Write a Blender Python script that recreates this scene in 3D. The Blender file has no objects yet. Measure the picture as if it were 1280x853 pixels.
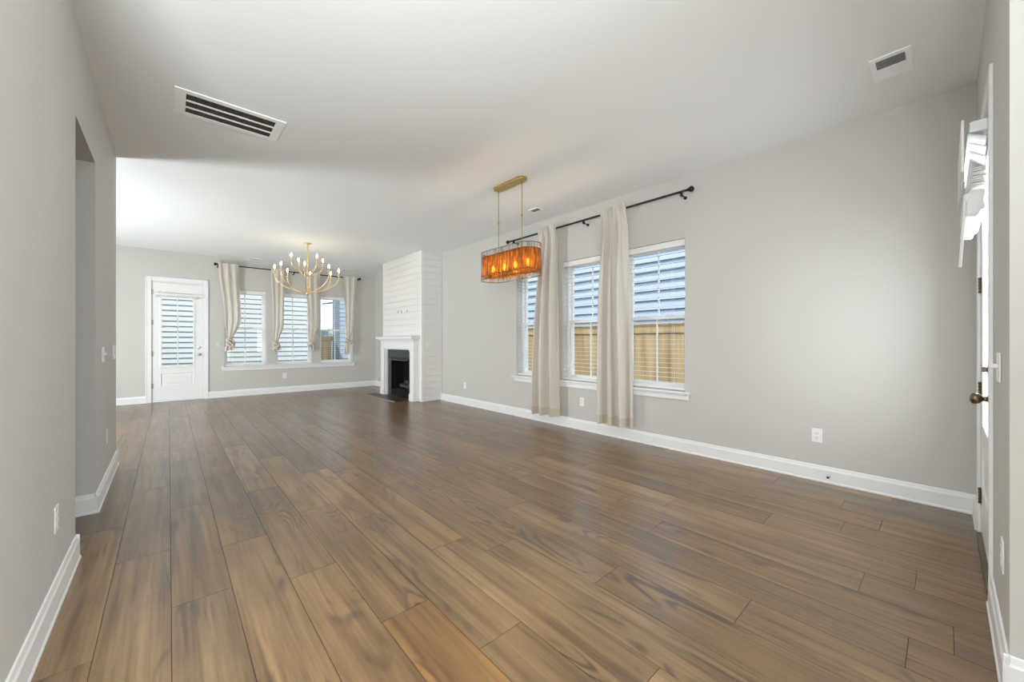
import bpy, bmesh, math, random
from mathutils import Vector, Matrix
random.seed(7)
S = bpy.context.scene
COL = S.collection
PI = math.pi

# ------------------------------------------------------------------ camera, world, sun, lights, exposure
cam_d = bpy.data.cameras.new('camera')
cam_d.sensor_width = 36.0
cam_d.lens = 482.0 / 1280.0 * 36.0
cam_d.clip_start = 0.02
cam_d.clip_end = 200
cam = bpy.data.objects.new('camera', cam_d)
COL.objects.link(cam)
cam.location = (0, 0, 1.226)
cam.rotation_euler = (PI / 2, 0, -math.radians(41.68))
S.camera = cam

S.view_settings.view_transform = 'Standard'
S.view_settings.look = 'None'
S.view_settings.gamma = 1.0
S.view_settings.exposure = 0.6
S.view_settings.use_curve_mapping = False
S.cycles.use_denoising = True
S.cycles.max_bounces = 14
S.cycles.diffuse_bounces = 8
S.cycles.glossy_bounces = 4
S.cycles.transparent_max_bounces = 24
S.cycles.transmission_bounces = 8
S.cycles.sample_clamp_indirect = 6.0
S.cycles.use_light_tree = True

W = bpy.data.worlds.new('sky')
S.world = W
W.use_nodes = True
bg = W.node_tree.nodes['Background']
bg.inputs[0].default_value = (0.80, 0.89, 1.0, 1)
bg.inputs[1].default_value = 2.0


def lamp(name, kind, loc, rot, energy, color=(1, 1, 1), size=None):
    l = bpy.data.lights.new(name, kind)
    l.energy = energy
    l.color = color
    if kind == 'AREA':
        l.shape = 'RECTANGLE'
        l.size, l.size_y = size
    o = bpy.data.objects.new(name, l)
    COL.objects.link(o)
    o.location = loc
    o.rotation_euler = rot
    return o


LC = (0.91, 0.98, 1.0)
sun = lamp('sun', 'SUN', (0, 0, 20), (math.radians(38), 0, math.radians(-42)), 3.4, (1, 0.96, 0.9))
sun.data.angle = math.radians(0.6)
# daylight through the entry door glass; the others are unseen panels added as fill
lamp('entry_door_daylight', 'AREA', (3.375, -0.36, 1.4), (PI / 2, 0, 0), 33, (0.97, 0.98, 1.0), (0.85, 1.7))
lamp('foyer_fill', 'AREA', (-4.3, 1.0, 1.5), (0, -PI / 2, 0), 25, LC, (2.6, 1.6))  # added fill panel out of frame, lifts the right wall
lamp('foyer_side_fill', 'AREA', (2.1, -1.7, 1.6), (0, PI / 2, 0), 90, LC, (2.4, 2.0))  # added fill from behind the camera, aimed at the left wall
lamp('camera_fill', 'AREA', (-1.0, -0.5, 1.7), (PI / 2 + math.radians(29), 0, 0), 135, LC, (1.0, 1.0))  # added fill panel behind the camera, brightens ceiling and right wall
lamp('kitchen_wall_fill', 'AREA', (-4.4, 7.9, 1.5), (0, -PI / 2, 0), 12, LC, (2.8, 4.6))  # weak fill panel added on the unseen kitchen wall
lamp('kitchen_up_fill', 'AREA', (-2.9, 7.2, 0.5), (0, PI + math.radians(63), 0), 130, LC, (1.0, 0.9))  # added fill, tilted up from the kitchen side to lift the ceiling

# ------------------------------------------------------------------ materials


def nodes_of(m):
    return m.node_tree.nodes, m.node_tree.links


def mat(name, color, rough=0.5, metal=0.0, bump=0.0, bscale=80.0, var=0.0, spec=0.5, emit=None, estr=0.0):
    m = bpy.data.materials.new(name)
    m.use_nodes = True
    n, l = nodes_of(m)
    b = n['Principled BSDF']
    b.inputs['Base Color'].default_value = (*color, 1)
    b.inputs['Roughness'].default_value = rough
    b.inputs['Metallic'].default_value = metal
    b.inputs['Specular IOR Level'].default_value = spec
    if emit:
        b.inputs['Emission Color'].default_value = (*emit, 1)
        b.inputs['Emission Strength'].default_value = estr
    tc = n.new('ShaderNodeTexCoord')
    nz = n.new('ShaderNodeTexNoise')
    nz.inputs['Scale'].default_value = bscale
    nz.inputs['Detail'].default_value = 3
    l.new(tc.outputs['Object'], nz.inputs['Vector'])
    if bump > 0:
        bp = n.new('ShaderNodeBump')
        bp.inputs['Strength'].default_value = bump
        bp.inputs['Distance'].default_value = 0.002
        l.new(nz.outputs['Fac'], bp.inputs['Height'])
        l.new(bp.outputs['Normal'], b.inputs['Normal'])
    if var > 0:
        mx = n.new('ShaderNodeMix')
        mx.data_type = 'RGBA'
        mx.inputs[6].default_value = (*[c * (1 - var) for c in color], 1)
        mx.inputs[7].default_value = (*[min(1, c * (1 + var)) for c in color], 1)
        l.new(nz.outputs['Fac'], mx.inputs[0])
        l.new(mx.outputs[2], b.inputs['Base Color'])
    return m


M = {}
M['wall'] = mat('greige_wall_paint', (0.60, 0.586, 0.558), 0.65, bump=0.08, bscale=220, spec=0.3)
M['ceiling'] = mat('white_ceiling_paint', (0.86, 0.875, 0.885), 0.8, bump=0.06, bscale=150, spec=0.2)
M['trim'] = mat('white_semigloss_trim', (0.86, 0.86, 0.865), 0.35, bump=0.02, bscale=60)
M['ship'] = mat('white_painted_boards', (0.80, 0.79, 0.775), 0.45, bump=0.03, bscale=60)
M['plastic'] = mat('white_plastic', (0.86, 0.86, 0.86), 0.35, var=0.01)
M['plate'] = mat('white_wall_plate_plastic', (0.88, 0.88, 0.88), 0.3, var=0.01)
M['almond'] = mat('pale_grey_plate_plastic', (0.66, 0.655, 0.635), 0.4, var=0.01)
M['slot'] = mat('dark_slot', (0.03, 0.03, 0.03), 0.6, var=0.1)
M['black'] = mat('black_iron', (0.012, 0.011, 0.011), 0.45, metal=0.3, var=0.2)
M['vent_white'] = mat('bright_white_vent_metal', (0.95, 0.95, 0.95), 0.4, var=0.01)
M['nickel'] = mat('satin_nickel', (0.55, 0.54, 0.52), 0.3, metal=1.0, var=0.05)
M['bronze'] = mat('aged_bronze', (0.22, 0.17, 0.115), 0.32, metal=1.0, var=0.2, bscale=30)
M['gold'] = mat('brushed_gold', (0.84, 0.66, 0.38), 0.4, metal=0.7, var=0.08, bscale=40)
M['brass'] = mat('aged_brass', (0.55, 0.39, 0.13), 0.3, metal=0.9, var=0.1, bscale=30)
M['vent_dark'] = mat('dark_duct_fins', (0.075, 0.058, 0.048), 0.6, var=0.3, bscale=25)
M['vent_gray'] = mat('grey_duct_interior', (0.30, 0.30, 0.30), 0.6, var=0.1)
M['slate'] = mat('black_slate', (0.035, 0.036, 0.04), 0.4, bump=0.1, bscale=30, var=0.25)
M['firemetal'] = mat('black_firebox_metal', (0.016, 0.016, 0.018), 0.38, metal=0.4, var=0.2)
M['hood'] = mat('blue_black_hood_metal', (0.075, 0.08, 0.10), 0.33, metal=0.5, var=0.1)
M['log'] = mat('charred_ceramic_log', (0.06, 0.05, 0.045), 0.9, bump=0.5, bscale=40, var=0.5)
M['beige'] = mat('beige_edge_strip', (0.48, 0.38, 0.28), 0.5, var=0.1)
M['seam'] = mat('dark_floor_seam', (0.05, 0.035, 0.024), 0.8, var=0.1)
M['bulb'] = mat('lit_bulb_glass', (1, 0.9, 0.7), 0.3, emit=(1.0, 0.80, 0.50), estr=24.0)
M['bulb2'] = mat('lit_candle_bulb_glass', (1, 0.9, 0.7), 0.3, emit=(1.0, 0.76, 0.42), estr=85.0)
M['siding'] = mat('pale_blue_lap_siding', (0.30, 0.365, 0.46), 0.7, var=0.03, bscale=3)
M['siding_white'] = mat('white_lap_siding', (0.42, 0.435, 0.45), 0.7, var=0.03, bscale=3)
M['siding_gray'] = mat('grey_blue_lap_siding', (0.27, 0.33, 0.40), 0.7, var=0.03, bscale=3)
M['siding_bright'] = mat('bright_white_siding', (0.80, 0.80, 0.80), 0.7, var=0.02, bscale=3)
M['ext_trim'] = mat('white_exterior_trim', (0.55, 0.56, 0.57), 0.6, var=0.02)
M['corner'] = mat('slate_blue_corner_board', (0.13, 0.17, 0.21), 0.6, var=0.05)
M['ext_dark'] = mat('dark_exterior_metal', (0.04, 0.045, 0.05), 0.5, var=0.1)
M['ext_glass'] = mat('dark_house_window_glass', (0.10, 0.13, 0.15), 0.1, var=0.2, bscale=4)
M['roof'] = mat('grey_roof_shingles', (0.16, 0.16, 0.17), 0.9, bump=0.5, bscale=20, var=0.3)
M['slat'] = mat('white_blind_slat', (0.85, 0.85, 0.85), 0.45, var=0.01)


def glass_mat():
    m = bpy.data.materials.new('clear_window_glass')
    m.use_nodes = True
    n, l = nodes_of(m)
    n.remove(n['Principled BSDF'])
    t = n.new('ShaderNodeBsdfTransparent')
    t.inputs[0].default_value = (0.96, 0.98, 0.985, 1)
    g = n.new('ShaderNodeBsdfGlossy')
    g.inputs['Roughness'].default_value = 0.02
    lw = n.new('ShaderNodeLayerWeight')
    lw.inputs[0].default_value = 0.5
    pw = n.new('ShaderNodeMath')
    pw.operation = 'POWER'
    pw.inputs[1].default_value = 5.0
    l.new(lw.outputs['Facing'], pw.inputs[0])
    fr = n.new('ShaderNodeMapRange')
    fr.inputs[3].default_value = 0.022
    fr.inputs[4].default_value = 0.3
    l.new(pw.outputs[0], fr.inputs[0])
    mx = n.new('ShaderNodeMixShader')
    l.new(fr.outputs[0], mx.inputs[0])
    l.new(t.outputs[0], mx.inputs[1])
    l.new(g.outputs[0], mx.inputs[2])
    l.new(mx.outputs[0], n['Material Output'].inputs[0])
    return m


M['glass'] = glass_mat()


def fabric_mat(name, color, trans, scale=500.0):
    m = bpy.data.materials.new(name)
    m.use_nodes = True
    n, l = nodes_of(m)
    n.remove(n['Principled BSDF'])
    tc = n.new('ShaderNodeTexCoord')
    mp = n.new('ShaderNodeMapping')
    mp.inputs['Scale'].default_value = (1, 1, 0.15)
    l.new(tc.outputs['Object'], mp.inputs[0])
    nz = n.new('ShaderNodeTexNoise')
    nz.inputs['Scale'].default_value = scale
    l.new(mp.outputs[0], nz.inputs['Vector'])
    mx = n.new('ShaderNodeMix')
    mx.data_type = 'RGBA'
    mx.inputs[6].default_value = (*[c * 0.93 for c in color], 1)
    mx.inputs[7].default_value = (*[min(1, c * 1.05) for c in color], 1)
    l.new(nz.outputs['Fac'], mx.inputs[0])
    d = n.new('ShaderNodeBsdfDiffuse')
    t = n.new('ShaderNodeBsdfTranslucent')
    s = n.new('ShaderNodeMixShader')
    s.inputs[0].default_value = trans
    l.new(mx.outputs[2], d.inputs[0])
    l.new(mx.outputs[2], t.inputs[0])
    l.new(d.outputs[0], s.inputs[1])
    l.new(t.outputs[0], s.inputs[2])
    l.new(s.outputs[0], n['Material Output'].inputs[0])
    return m


M['linen'] = fabric_mat('oatmeal_linen', (0.80, 0.755, 0.685), 0.28)
M['hem'] = fabric_mat('doubled_linen_hem', (0.72, 0.64, 0.55), 0.2)


def amber_mat():
    m = bpy.data.materials.new('amber_pleated_strips')
    m.use_nodes = True
    n, l = nodes_of(m)
    n.remove(n['Principled BSDF'])
    tc = n.new('ShaderNodeTexCoord')
    mp = n.new('ShaderNodeMapping')
    mp.inputs['Scale'].default_value = (40, 40, 5)
    l.new(tc.outputs['Object'], mp.inputs[0])
    nz = n.new('ShaderNodeTexNoise')
    nz.inputs['Scale'].default_value = 1.6
    nz.inputs['Detail'].default_value = 4
    nz.inputs['Distortion'].default_value = 0.6
    l.new(mp.outputs[0], nz.inputs['Vector'])
    cr = n.new('ShaderNodeValToRGB')
    e = cr.color_ramp.elements
    e[0].position, e[0].color = 0.35, (0.10, 0.022, 0.003, 1)
    e[1].position, e[1].color = 0.72, (0.62, 0.28, 0.05, 1)
    k = e.new(0.52)
    k.color = (0.27, 0.075, 0.008, 1)
    l.new(nz.outputs['Fac'], cr.inputs[0])
    d = n.new('ShaderNodeBsdfDiffuse')
    t = n.new('ShaderNodeBsdfTranslucent')
    tr = n.new('ShaderNodeBsdfTransparent')
    l.new(cr.outputs[0], d.inputs[0])
    l.new(cr.outputs[0], t.inputs[0])
    l.new(cr.outputs[0], tr.inputs[0])
    s = n.new('ShaderNodeMixShader')
    s.inputs[0].default_value = 0.6
    l.new(d.outputs[0], s.inputs[1])
    l.new(t.outputs[0], s.inputs[2])
    s2 = n.new('ShaderNodeMixShader')
    s2.inputs[0].default_value = 0.14
    l.new(s.outputs[0], s2.inputs[1])
    l.new(tr.outputs[0], s2.inputs[2])
    l.new(s2.outputs[0], n['Material Output'].inputs[0])
    return m


M['amber'] = amber_mat()


def sheer_mat():
    m = bpy.data.materials.new('smoky_sheer_threads')
    m.use_nodes = True
    n, l = nodes_of(m)
    n.remove(n['Principled BSDF'])
    tc = n.new('ShaderNodeTexCoord')
    mp = n.new('ShaderNodeMapping')
    mp.inputs['Scale'].default_value = (60, 60, 4)
    l.new(tc.outputs['Object'], mp.inputs[0])
    nz = n.new('ShaderNodeTexNoise')
    nz.inputs['Scale'].default_value = 1.5
    l.new(mp.outputs[0], nz.inputs['Vector'])
    cr = n.new('ShaderNodeValToRGB')
    cr.color_ramp.elements[0].position = 0.42
    cr.color_ramp.elements[0].color = (0.12, 0.12, 0.12, 1)
    cr.color_ramp.elements[1].position = 0.68
    cr.color_ramp.elements[1].color = (0.85, 0.85, 0.85, 1)
    l.new(nz.outputs['Fac'], cr.inputs[0])
    d = n.new('ShaderNodeBsdfDiffuse')
    d.inputs[0].default_value = (0.20, 0.10, 0.045, 1)
    tr = n.new('ShaderNodeBsdfTransparent')
    s = n.new('ShaderNodeMixShader')
    mul = n.new('ShaderNodeMath')
    mul.operation = 'MULTIPLY'
    mul.inputs[1].default_value = 0.8
    l.new(cr.outputs[0], mul.inputs[0])
    l.new(mul.outputs[0], s.inputs[0])
    l.new(tr.outputs[0], s.inputs[1])
    l.new(d.outputs[0], s.inputs[2])
    l.new(s.outputs[0], n['Material Output'].inputs[0])
    return m


M['sheer'] = sheer_mat()


def floor_mat():
    m = bpy.data.materials.new('oak_floor_planks')
    m.use_nodes = True
    n, l = nodes_of(m)
    b = n['Principled BSDF']
    tc = n.new('ShaderNodeTexCoord')
    at = n.new('ShaderNodeAttribute')
    at.attribute_name = 'plank'
    sep = n.new('ShaderNodeSeparateColor')
    l.new(at.outputs['Color'], sep.inputs[0])
    # r = tone, g = hue (grey..gold), b = seed
    off = n.new('ShaderNodeVectorMath')
    off.operation = 'SCALE'
    off.inputs[0].default_value = (41.0, 67.0, 13.0)
    l.new(sep.outputs[2], off.inputs['Scale'])
    add = n.new('ShaderNodeVectorMath')
    add.operation = 'ADD'
    l.new(tc.outputs['Object'], add.inputs[0])
    l.new(off.outputs[0], add.inputs[1])

    def noise(scale, detail=5, dist=0.0, rough=0.55, vs=(1, 1, 1)):
        mp = n.new('ShaderNodeMapping')
        mp.inputs['Scale'].default_value = vs
        l.new(add.outputs[0], mp.inputs[0])
        z = n.new('ShaderNodeTexNoise')
        z.inputs['Scale'].default_value = scale
        z.inputs['Detail'].default_value = detail
        z.inputs['Distortion'].default_value = dist
        z.inputs['Roughness'].default_value = rough
        l.new(mp.outputs[0], z.inputs['Vector'])
        return z

    fine = noise(1.0, 4, 0.3, 0.6, (62, 2.4, 1))
    streak = noise(1.0, 3, 0.6, 0.5, (20, 0.75, 1))
    broad = noise(2.2, 3, 0.8, 0.5, (2.6, 0.8, 1))
    blot = noise(2.0, 4, 0.3, 0.5, (1.6, 0.9, 1))
    # cathedral figure: rings of a stretched noise field
    fld = noise(1.25, 1.5, 0.15, 0.4, (3.4, 0.62, 1))
    rings = n.new('ShaderNodeMath')
    rings.operation = 'MULTIPLY'
    rings.inputs[1].default_value = 130.0
    l.new(fld.outputs['Fac'], rings.inputs[0])
    sn = n.new('ShaderNodeMath')
    sn.operation = 'SINE'
    l.new(rings.outputs[0], sn.inputs[0])
    rr = n.new('ShaderNodeMapRange')
    rr.inputs[1].default_value = -0.2
    rr.inputs[2].default_value = 1.0
    l.new(sn.outputs[0], rr.inputs[0])
    # figure shows only in patches
    pm = n.new('ShaderNodeMapRange')
    pm.inputs[1].default_value = 0.52
    pm.inputs[2].default_value = 0.66
    l.new(broad.outputs['Fac'], pm.inputs[0])
    fig = n.new('ShaderNodeMath')
    fig.operation = 'MULTIPLY'
    l.new(rr.outputs[0], fig.inputs[0])
    l.new(pm.outputs[0], fig.inputs[1])

    av = n.new('ShaderNodeMix')
    av.data_type = 'FLOAT'
    av.inputs[0].default_value = 0.58
    l.new(fine.outputs['Fac'], av.inputs[2])
    l.new(streak.outputs['Fac'], av.inputs[3])
    cr = n.new('ShaderNodeValToRGB')
    e = cr.color_ramp.elements
    e[0].position, e[0].color = 0.36, (0.126, 0.066, 0.027, 1)
    e[1].position, e[1].color = 0.64, (0.312, 0.184, 0.082, 1)
    k = e.new(0.50)
    k.color = (0.228, 0.130, 0.054, 1)
    l.new(av.outputs[0], cr.inputs[0])

    def mix(fac, a, bcol, mode='MIX'):
        x = n.new('ShaderNodeMix')
        x.data_type = 'RGBA'
        x.blend_type = mode
        if isinstance(fac, float):
            x.inputs[0].default_value = fac
        else:
            l.new(fac, x.inputs[0])
        l.new(a, x.inputs[6])
        if isinstance(bcol, tuple):
            x.inputs[7].default_value = bcol
        else:
            l.new(bcol, x.inputs[7])
        return x.outputs[2]

    bl = n.new('ShaderNodeMapRange')
    bl.inputs[1].default_value = 0.3
    bl.inputs[2].default_value = 0.7
    bl.inputs[3].default_value = 0.80
    bl.inputs[4].default_value = 1.2
    l.new(blot.outputs['Fac'], bl.inputs[0])
    cb = n.new('ShaderNodeCombineColor')
    for i in range(3):
        l.new(bl.outputs[0], cb.inputs[i])
    c = mix(1.0, cr.outputs[0], cb.outputs[0], 'MULTIPLY')
    figm = n.new('ShaderNodeMath')
    figm.operation = 'MULTIPLY'
    figm.inputs[1].default_value = 0.95
    l.new(fig.outputs[0], figm.inputs[0])
    c = mix(figm.outputs[0], c, (0.085, 0.044, 0.024, 1))
    # knots
    mpk = n.new('ShaderNodeMapping')
    mpk.inputs['Scale'].default_value = (1.5, 0.75, 1)
    l.new(add.outputs[0], mpk.inputs[0])
    nzk = n.new('ShaderNodeTexNoise')
    nzk.inputs['Scale'].default_value = 6
    l.new(mpk.outputs[0], nzk.inputs['Vector'])
    wob = n.new('ShaderNodeMix')
    wob.data_type = 'RGBA'
    wob.blend_type = 'LINEAR_LIGHT'
    wob.inputs[0].default_value = 0.09
    l.new(mpk.outputs[0], wob.inputs[6])
    l.new(nzk.outputs['Color'], wob.inputs[7])
    vo = n.new('ShaderNodeTexVoronoi')
    vo.inputs['Scale'].default_value = 1.0
    vo.voronoi_dimensions = '2D'
    l.new(wob.outputs[2], vo.inputs['Vector'])
    kn = n.new('ShaderNodeMapRange')
    kn.inputs[1].default_value = 0.015
    kn.inputs[2].default_value = 0.065
    kn.inputs[3].default_value = 0.75
    kn.inputs[4].default_value = 0.0
    l.new(vo.outputs['Distance'], kn.inputs[0])
    rare = n.new('ShaderNodeMath')
    rare.operation = 'GREATER_THAN'
    rare.inputs[1].default_value = 0.62
    l.new(sep.outputs[2], rare.inputs[0])
    km = n.new('ShaderNodeMath')
    km.operation = 'MULTIPLY'
    l.new(kn.outputs[0], km.inputs[0])
    l.new(rare.outputs[0], km.inputs[1])
    c = mix(km.outputs[0], c, (0.075, 0.048, 0.032, 1))
    # hue of the plank: grey-taupe .. golden
    gold = mix(1.0, c, (1.15, 1.0, 0.72, 1), 'MULTIPLY')
    grey = mix(1.0, c, (0.95, 1.0, 1.07, 1), 'MULTIPLY')
    c = mix(sep.outputs[1], grey, gold)
    tone = n.new('ShaderNodeMapRange')
    tone.inputs[3].default_value = 0.66
    tone.inputs[4].default_value = 1.36
    l.new(sep.outputs[0], tone.inputs[0])
    cb2 = n.new('ShaderNodeCombineColor')
    for i in range(3):
        l.new(tone.outputs[0], cb2.inputs[i])
    c = mix(1.0, c, cb2.outputs[0], 'MULTIPLY')
    l.new(c, b.inputs['Base Color'])
    b.inputs['Roughness'].default_value = 0.31
    b.inputs['Coat Weight'].default_value = 0.25
    b.inputs['Coat Roughness'].default_value = 0.29
    b.inputs['Coat IOR'].default_value = 1.6
    b.inputs['Specular IOR Level'].default_value = 0.85
    return m


M['floor'] = floor_mat()


def fence_mat():
    m = mat('cedar_fence_wood', (0.55, 0.38, 0.19), 0.75, bump=0.3, bscale=60)
    n, l = nodes_of(m)
    b = n['Principled BSDF']
    tc = n.new('ShaderNodeTexCoord')
    mp = n.new('ShaderNodeMapping')
    mp.inputs['Scale'].default_value = (7.2, 7.2, 0.5)
    l.new(tc.outputs['Object'], mp.inputs[0])
    nz = n.new('ShaderNodeTexNoise')
    nz.inputs['Scale'].default_value = 1.1
    nz.inputs['Detail'].default_value = 6
    l.new(mp.outputs[0], nz.inputs['Vector'])
    cr = n.new('ShaderNodeValToRGB')
    e = cr.color_ramp.elements
    e[0].position, e[0].color = 0.3, (0.24, 0.15, 0.066, 1)
    e[1].position, e[1].color = 0.72, (0.48, 0.35, 0.195, 1)
    l.new(nz.outputs['Fac'], cr.inputs[0])
    l.new(cr.outputs[0], b.inputs['Base Color'])
    return m


M['fence'] = fence_mat()
M['lawn'] = mat('lawn_green', (0.07, 0.115, 0.035), 0.95, bump=0.8, bscale=40, var=0.45)

# ------------------------------------------------------------------ mesh helpers


def box(bm, x0, x1, y0, y1, z0, z1, mtx=None):
    vs = [bm.verts.new(Vector(p) if mtx is None else mtx @ Vector(p)) for p in
          ((x0, y0, z0), (x1, y0, z0), (x1, y1, z0), (x0, y1, z0), (x0, y0, z1), (x1, y0, z1), (x1, y1, z1), (x0, y1, z1))]
    for f in ((0, 3, 2, 1), (4, 5, 6, 7), (0, 1, 5, 4), (1, 2, 6, 5), (2, 3, 7, 6), (3, 0, 4, 7)):
        bm.faces.new([vs[i] for i in f])
    return vs


def tube(bm, pts, r, seg=10, cap=True):
    """round bar through pts; r is a number or one per point"""
    pts = [Vector(p) for p in pts]
    rs = r if isinstance(r, (list, tuple)) else [r] * len(pts)
    rings = []
    t0 = (pts[1] - pts[0]).normalized()
    up = Vector((0, 0, 1)) if abs(t0.z) < 0.9 else Vector((1, 0, 0))
    nrm = t0.cross(up).normalized()
    for i, p in enumerate(pts):
        a = pts[max(i - 1, 0)]
        b = pts[min(i + 1, len(pts) - 1)]
        t = (b - a).normalized()
        nrm = (nrm - t * nrm.dot(t)).normalized()
        bn = t.cross(nrm)
        rings.append([bm.verts.new(p + rs[i] * (math.cos(2 * PI * k / seg) * nrm + math.sin(2 * PI * k / seg) * bn)) for k in range(seg)])
    for A, B in zip(rings, rings[1:]):
        for k in range(seg):
            bm.faces.new((A[k], A[(k + 1) % seg], B[(k + 1) % seg], B[k]))
    if cap:
        bm.faces.new(rings[0][::-1])
        bm.faces.new(rings[-1])


def lathe(bm, prof, mtx=None, seg=20):
    """prof: list of (radius, height) along local z"""
    rings = []
    for r, z in prof:
        ring = []
        for k in range(seg):
            v = Vector((r * math.cos(2 * PI * k / seg), r * math.sin(2 * PI * k / seg), z))
            ring.append(bm.verts.new(v if mtx is None else mtx @ v))
        rings.append(ring)
    for A, B in zip(rings, rings[1:]):
        for k in range(seg):
            bm.faces.new((A[k], A[(k + 1) % seg], B[(k + 1) % seg], B[k]))
    bm.faces.new(rings[0][::-1])
    bm.faces.new(rings[-1])


def extrude_profile(bm, prof, p0, p1, out):
    """prof: (outward, up) closed polygon swept from p0 to p1 (points on the wall face at floor); out = outward unit vector"""
    p0, p1, out = Vector(p0), Vector(p1), Vector(out)
    A = [bm.verts.new(p0 + out * a + Vector((0, 0, b))) for a, b in prof]
    B = [bm.verts.new(p1 + out * a + Vector((0, 0, b))) for a, b in prof]
    n = len(prof)
    for k in range(n):
        bm.faces.new((A[k], A[(k + 1) % n], B[(k + 1) % n], B[k]))
    bm.faces.new(A[::-1])
    bm.faces.new(B)


def obj(name, bm, material, parent=None, smooth=False, bevel=0.0, segs=2, loc=None):
    bmesh.ops.recalc_face_normals(bm, faces=bm.faces)
    me = bpy.data.meshes.new(name)
    bm.to_mesh(me)
    bm.free()
    me.materials.append(M[material] if isinstance(material, str) else material)
    if smooth:
        me.polygons.foreach_set('use_smooth', [True] * len(me.polygons))
    o = bpy.data.objects.new(name, me)
    COL.objects.link(o)
    if bevel > 0:
        md = o.modifiers.new('bevel', 'BEVEL')
        md.width = bevel
        md.segments = segs
        md.limit_method = 'ANGLE'
        md.angle_limit = math.radians(50)
    if parent is not None:
        o.parent = parent
    if loc is not None:
        o.location = loc
    return o


def empty(name, loc, rotz=0.0):
    o = bpy.data.objects.new(name, None)
    o.empty_display_size = 0.05
    COL.objects.link(o)
    o.location = loc
    o.rotation_euler = (0, 0, rotz)
    return o


def tag(o, label=None, cat=None, group=None, kind=None):
    if label:
        o['label'] = label
    if cat:
        o['category'] = cat
    if group:
        o['group'] = group
    if kind:
        o['kind'] = kind
    return o


def copy_tree(o, parent=None):
    c = o.copy()
    COL.objects.link(c)
    if parent is not None:
        c.parent = parent
    for ch in list(o.children):
        copy_tree(ch, c)
    return c


def B():
    return bmesh.new()


def grid_boxes(bm, axis, c0, c1, a0, a1, z0, z1, holes):
    """wall between c0..c1 on `axis` ('x' = wall of constant x), spanning a0..a1 along the other axis, with holes (a0,a1,z0,z1)"""
    As = sorted({a0, a1, *[h[0] for h in holes], *[h[1] for h in holes]})
    Zs = sorted({z0, z1, *[h[2] for h in holes], *[h[3] for h in holes]})
    for i in range(len(As) - 1):
        # merge vertically where possible
        run = None
        for j in range(len(Zs) - 1):
            am, zm = (As[i] + As[i + 1]) / 2, (Zs[j] + Zs[j + 1]) / 2
            solid = not any(h[0] < am < h[1] and h[2] < zm < h[3] for h in holes)
            if solid:
                run = (run[0], Zs[j + 1]) if run else (Zs[j], Zs[j + 1])
            if (not solid or j == len(Zs) - 2) and run:
                if axis == 'x':
                    box(bm, c0, c1, As[i], As[i + 1], run[0], run[1])
                else:
                    box(bm, As[i], As[i + 1], c0, c1, run[0], run[1])
                run = None


# ------------------------------------------------------------------ the setting
XR, YF, CH, XL, YD = 4.25, 10.45, 3.05, -0.39, -0.148
TH = 0.24
XW, YB = -4.5, -4.0          # outer walls round the corner and behind the camera
W_Z0, W_Z1 = 0.665, 2.365
RW = [(1.905, 2.705), (2.88, 3.68), (3.865, 4.665)]
FW = [(0.905, 1.69), (1.878, 2.655), (2.84, 3.64)]
BD = (-0.262, 0.552, 2.43)   # back door opening x0,x1,top
ED = (2.93, 3.815, 2.43)     # entry door opening

bm = B()
grid_boxes(bm, 'x', XR, XR + TH, YD - TH, YF + TH, 0, CH, [(a, b, W_Z0, W_Z1) for a, b in RW])
tag(obj('wall_right', bm, 'wall'), kind='structure')
bm = B()
grid_boxes(bm, 'y', YF, YF + TH, XW, XR, 0, CH, [(a, b, W_Z0, W_Z1) for a, b in FW] + [(BD[0], BD[1], 0, BD[2])])
tag(obj('wall_far', bm, 'wall'), kind='structure')
bm = B()
grid_boxes(bm, 'y', YD - 0.16, YD, 2.17, XR, 0, CH, [(ED[0], ED[1], 0, ED[2])])
tag(obj('wall_entry', bm, 'wall'), kind='structure')
bm = B()
box(bm, 2.17, 2.29, YB, YD - 0.16, 0, CH)
tag(obj('wall_foyer', bm, 'wall'), kind='structure')
bm = B()
grid_boxes(bm, 'x', XL - 0.13, XL, 1.935, 5.47, 0, CH, [(3.235, 4.03, 0, 2.495)])
tag(obj('wall_left', bm, 'wall'), kind='structure')
bm = B()
box(bm, XW, XL - 0.13, 4.03, 4.15, 0, CH)
tag(obj('wall_hall', bm, 'wall'), kind='structure')
bm = B()
box(bm, XW, XL - 0.13, 1.935, 2.09, 0, CH)
tag(obj('wall_stair', bm, 'wall'), kind='structure')
bm = B()
box(bm, XW - 0.12, XW, YB - 0.12, YF, 0, CH)
tag(obj('wall_kitchen', bm, 'wall'), kind='structure')
bm = B()
box(bm, XW, 2.29, YB - 0.12, YB, 0, CH)
tag(obj('wall_back', bm, 'wall'), kind='structure')
bm = B()
box(bm, XW - 0.12, XR + TH, YB - 0.12, YF + TH, CH, CH + 0.2)
tag(obj('ceiling', bm, 'ceiling'), kind='structure')

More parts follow.
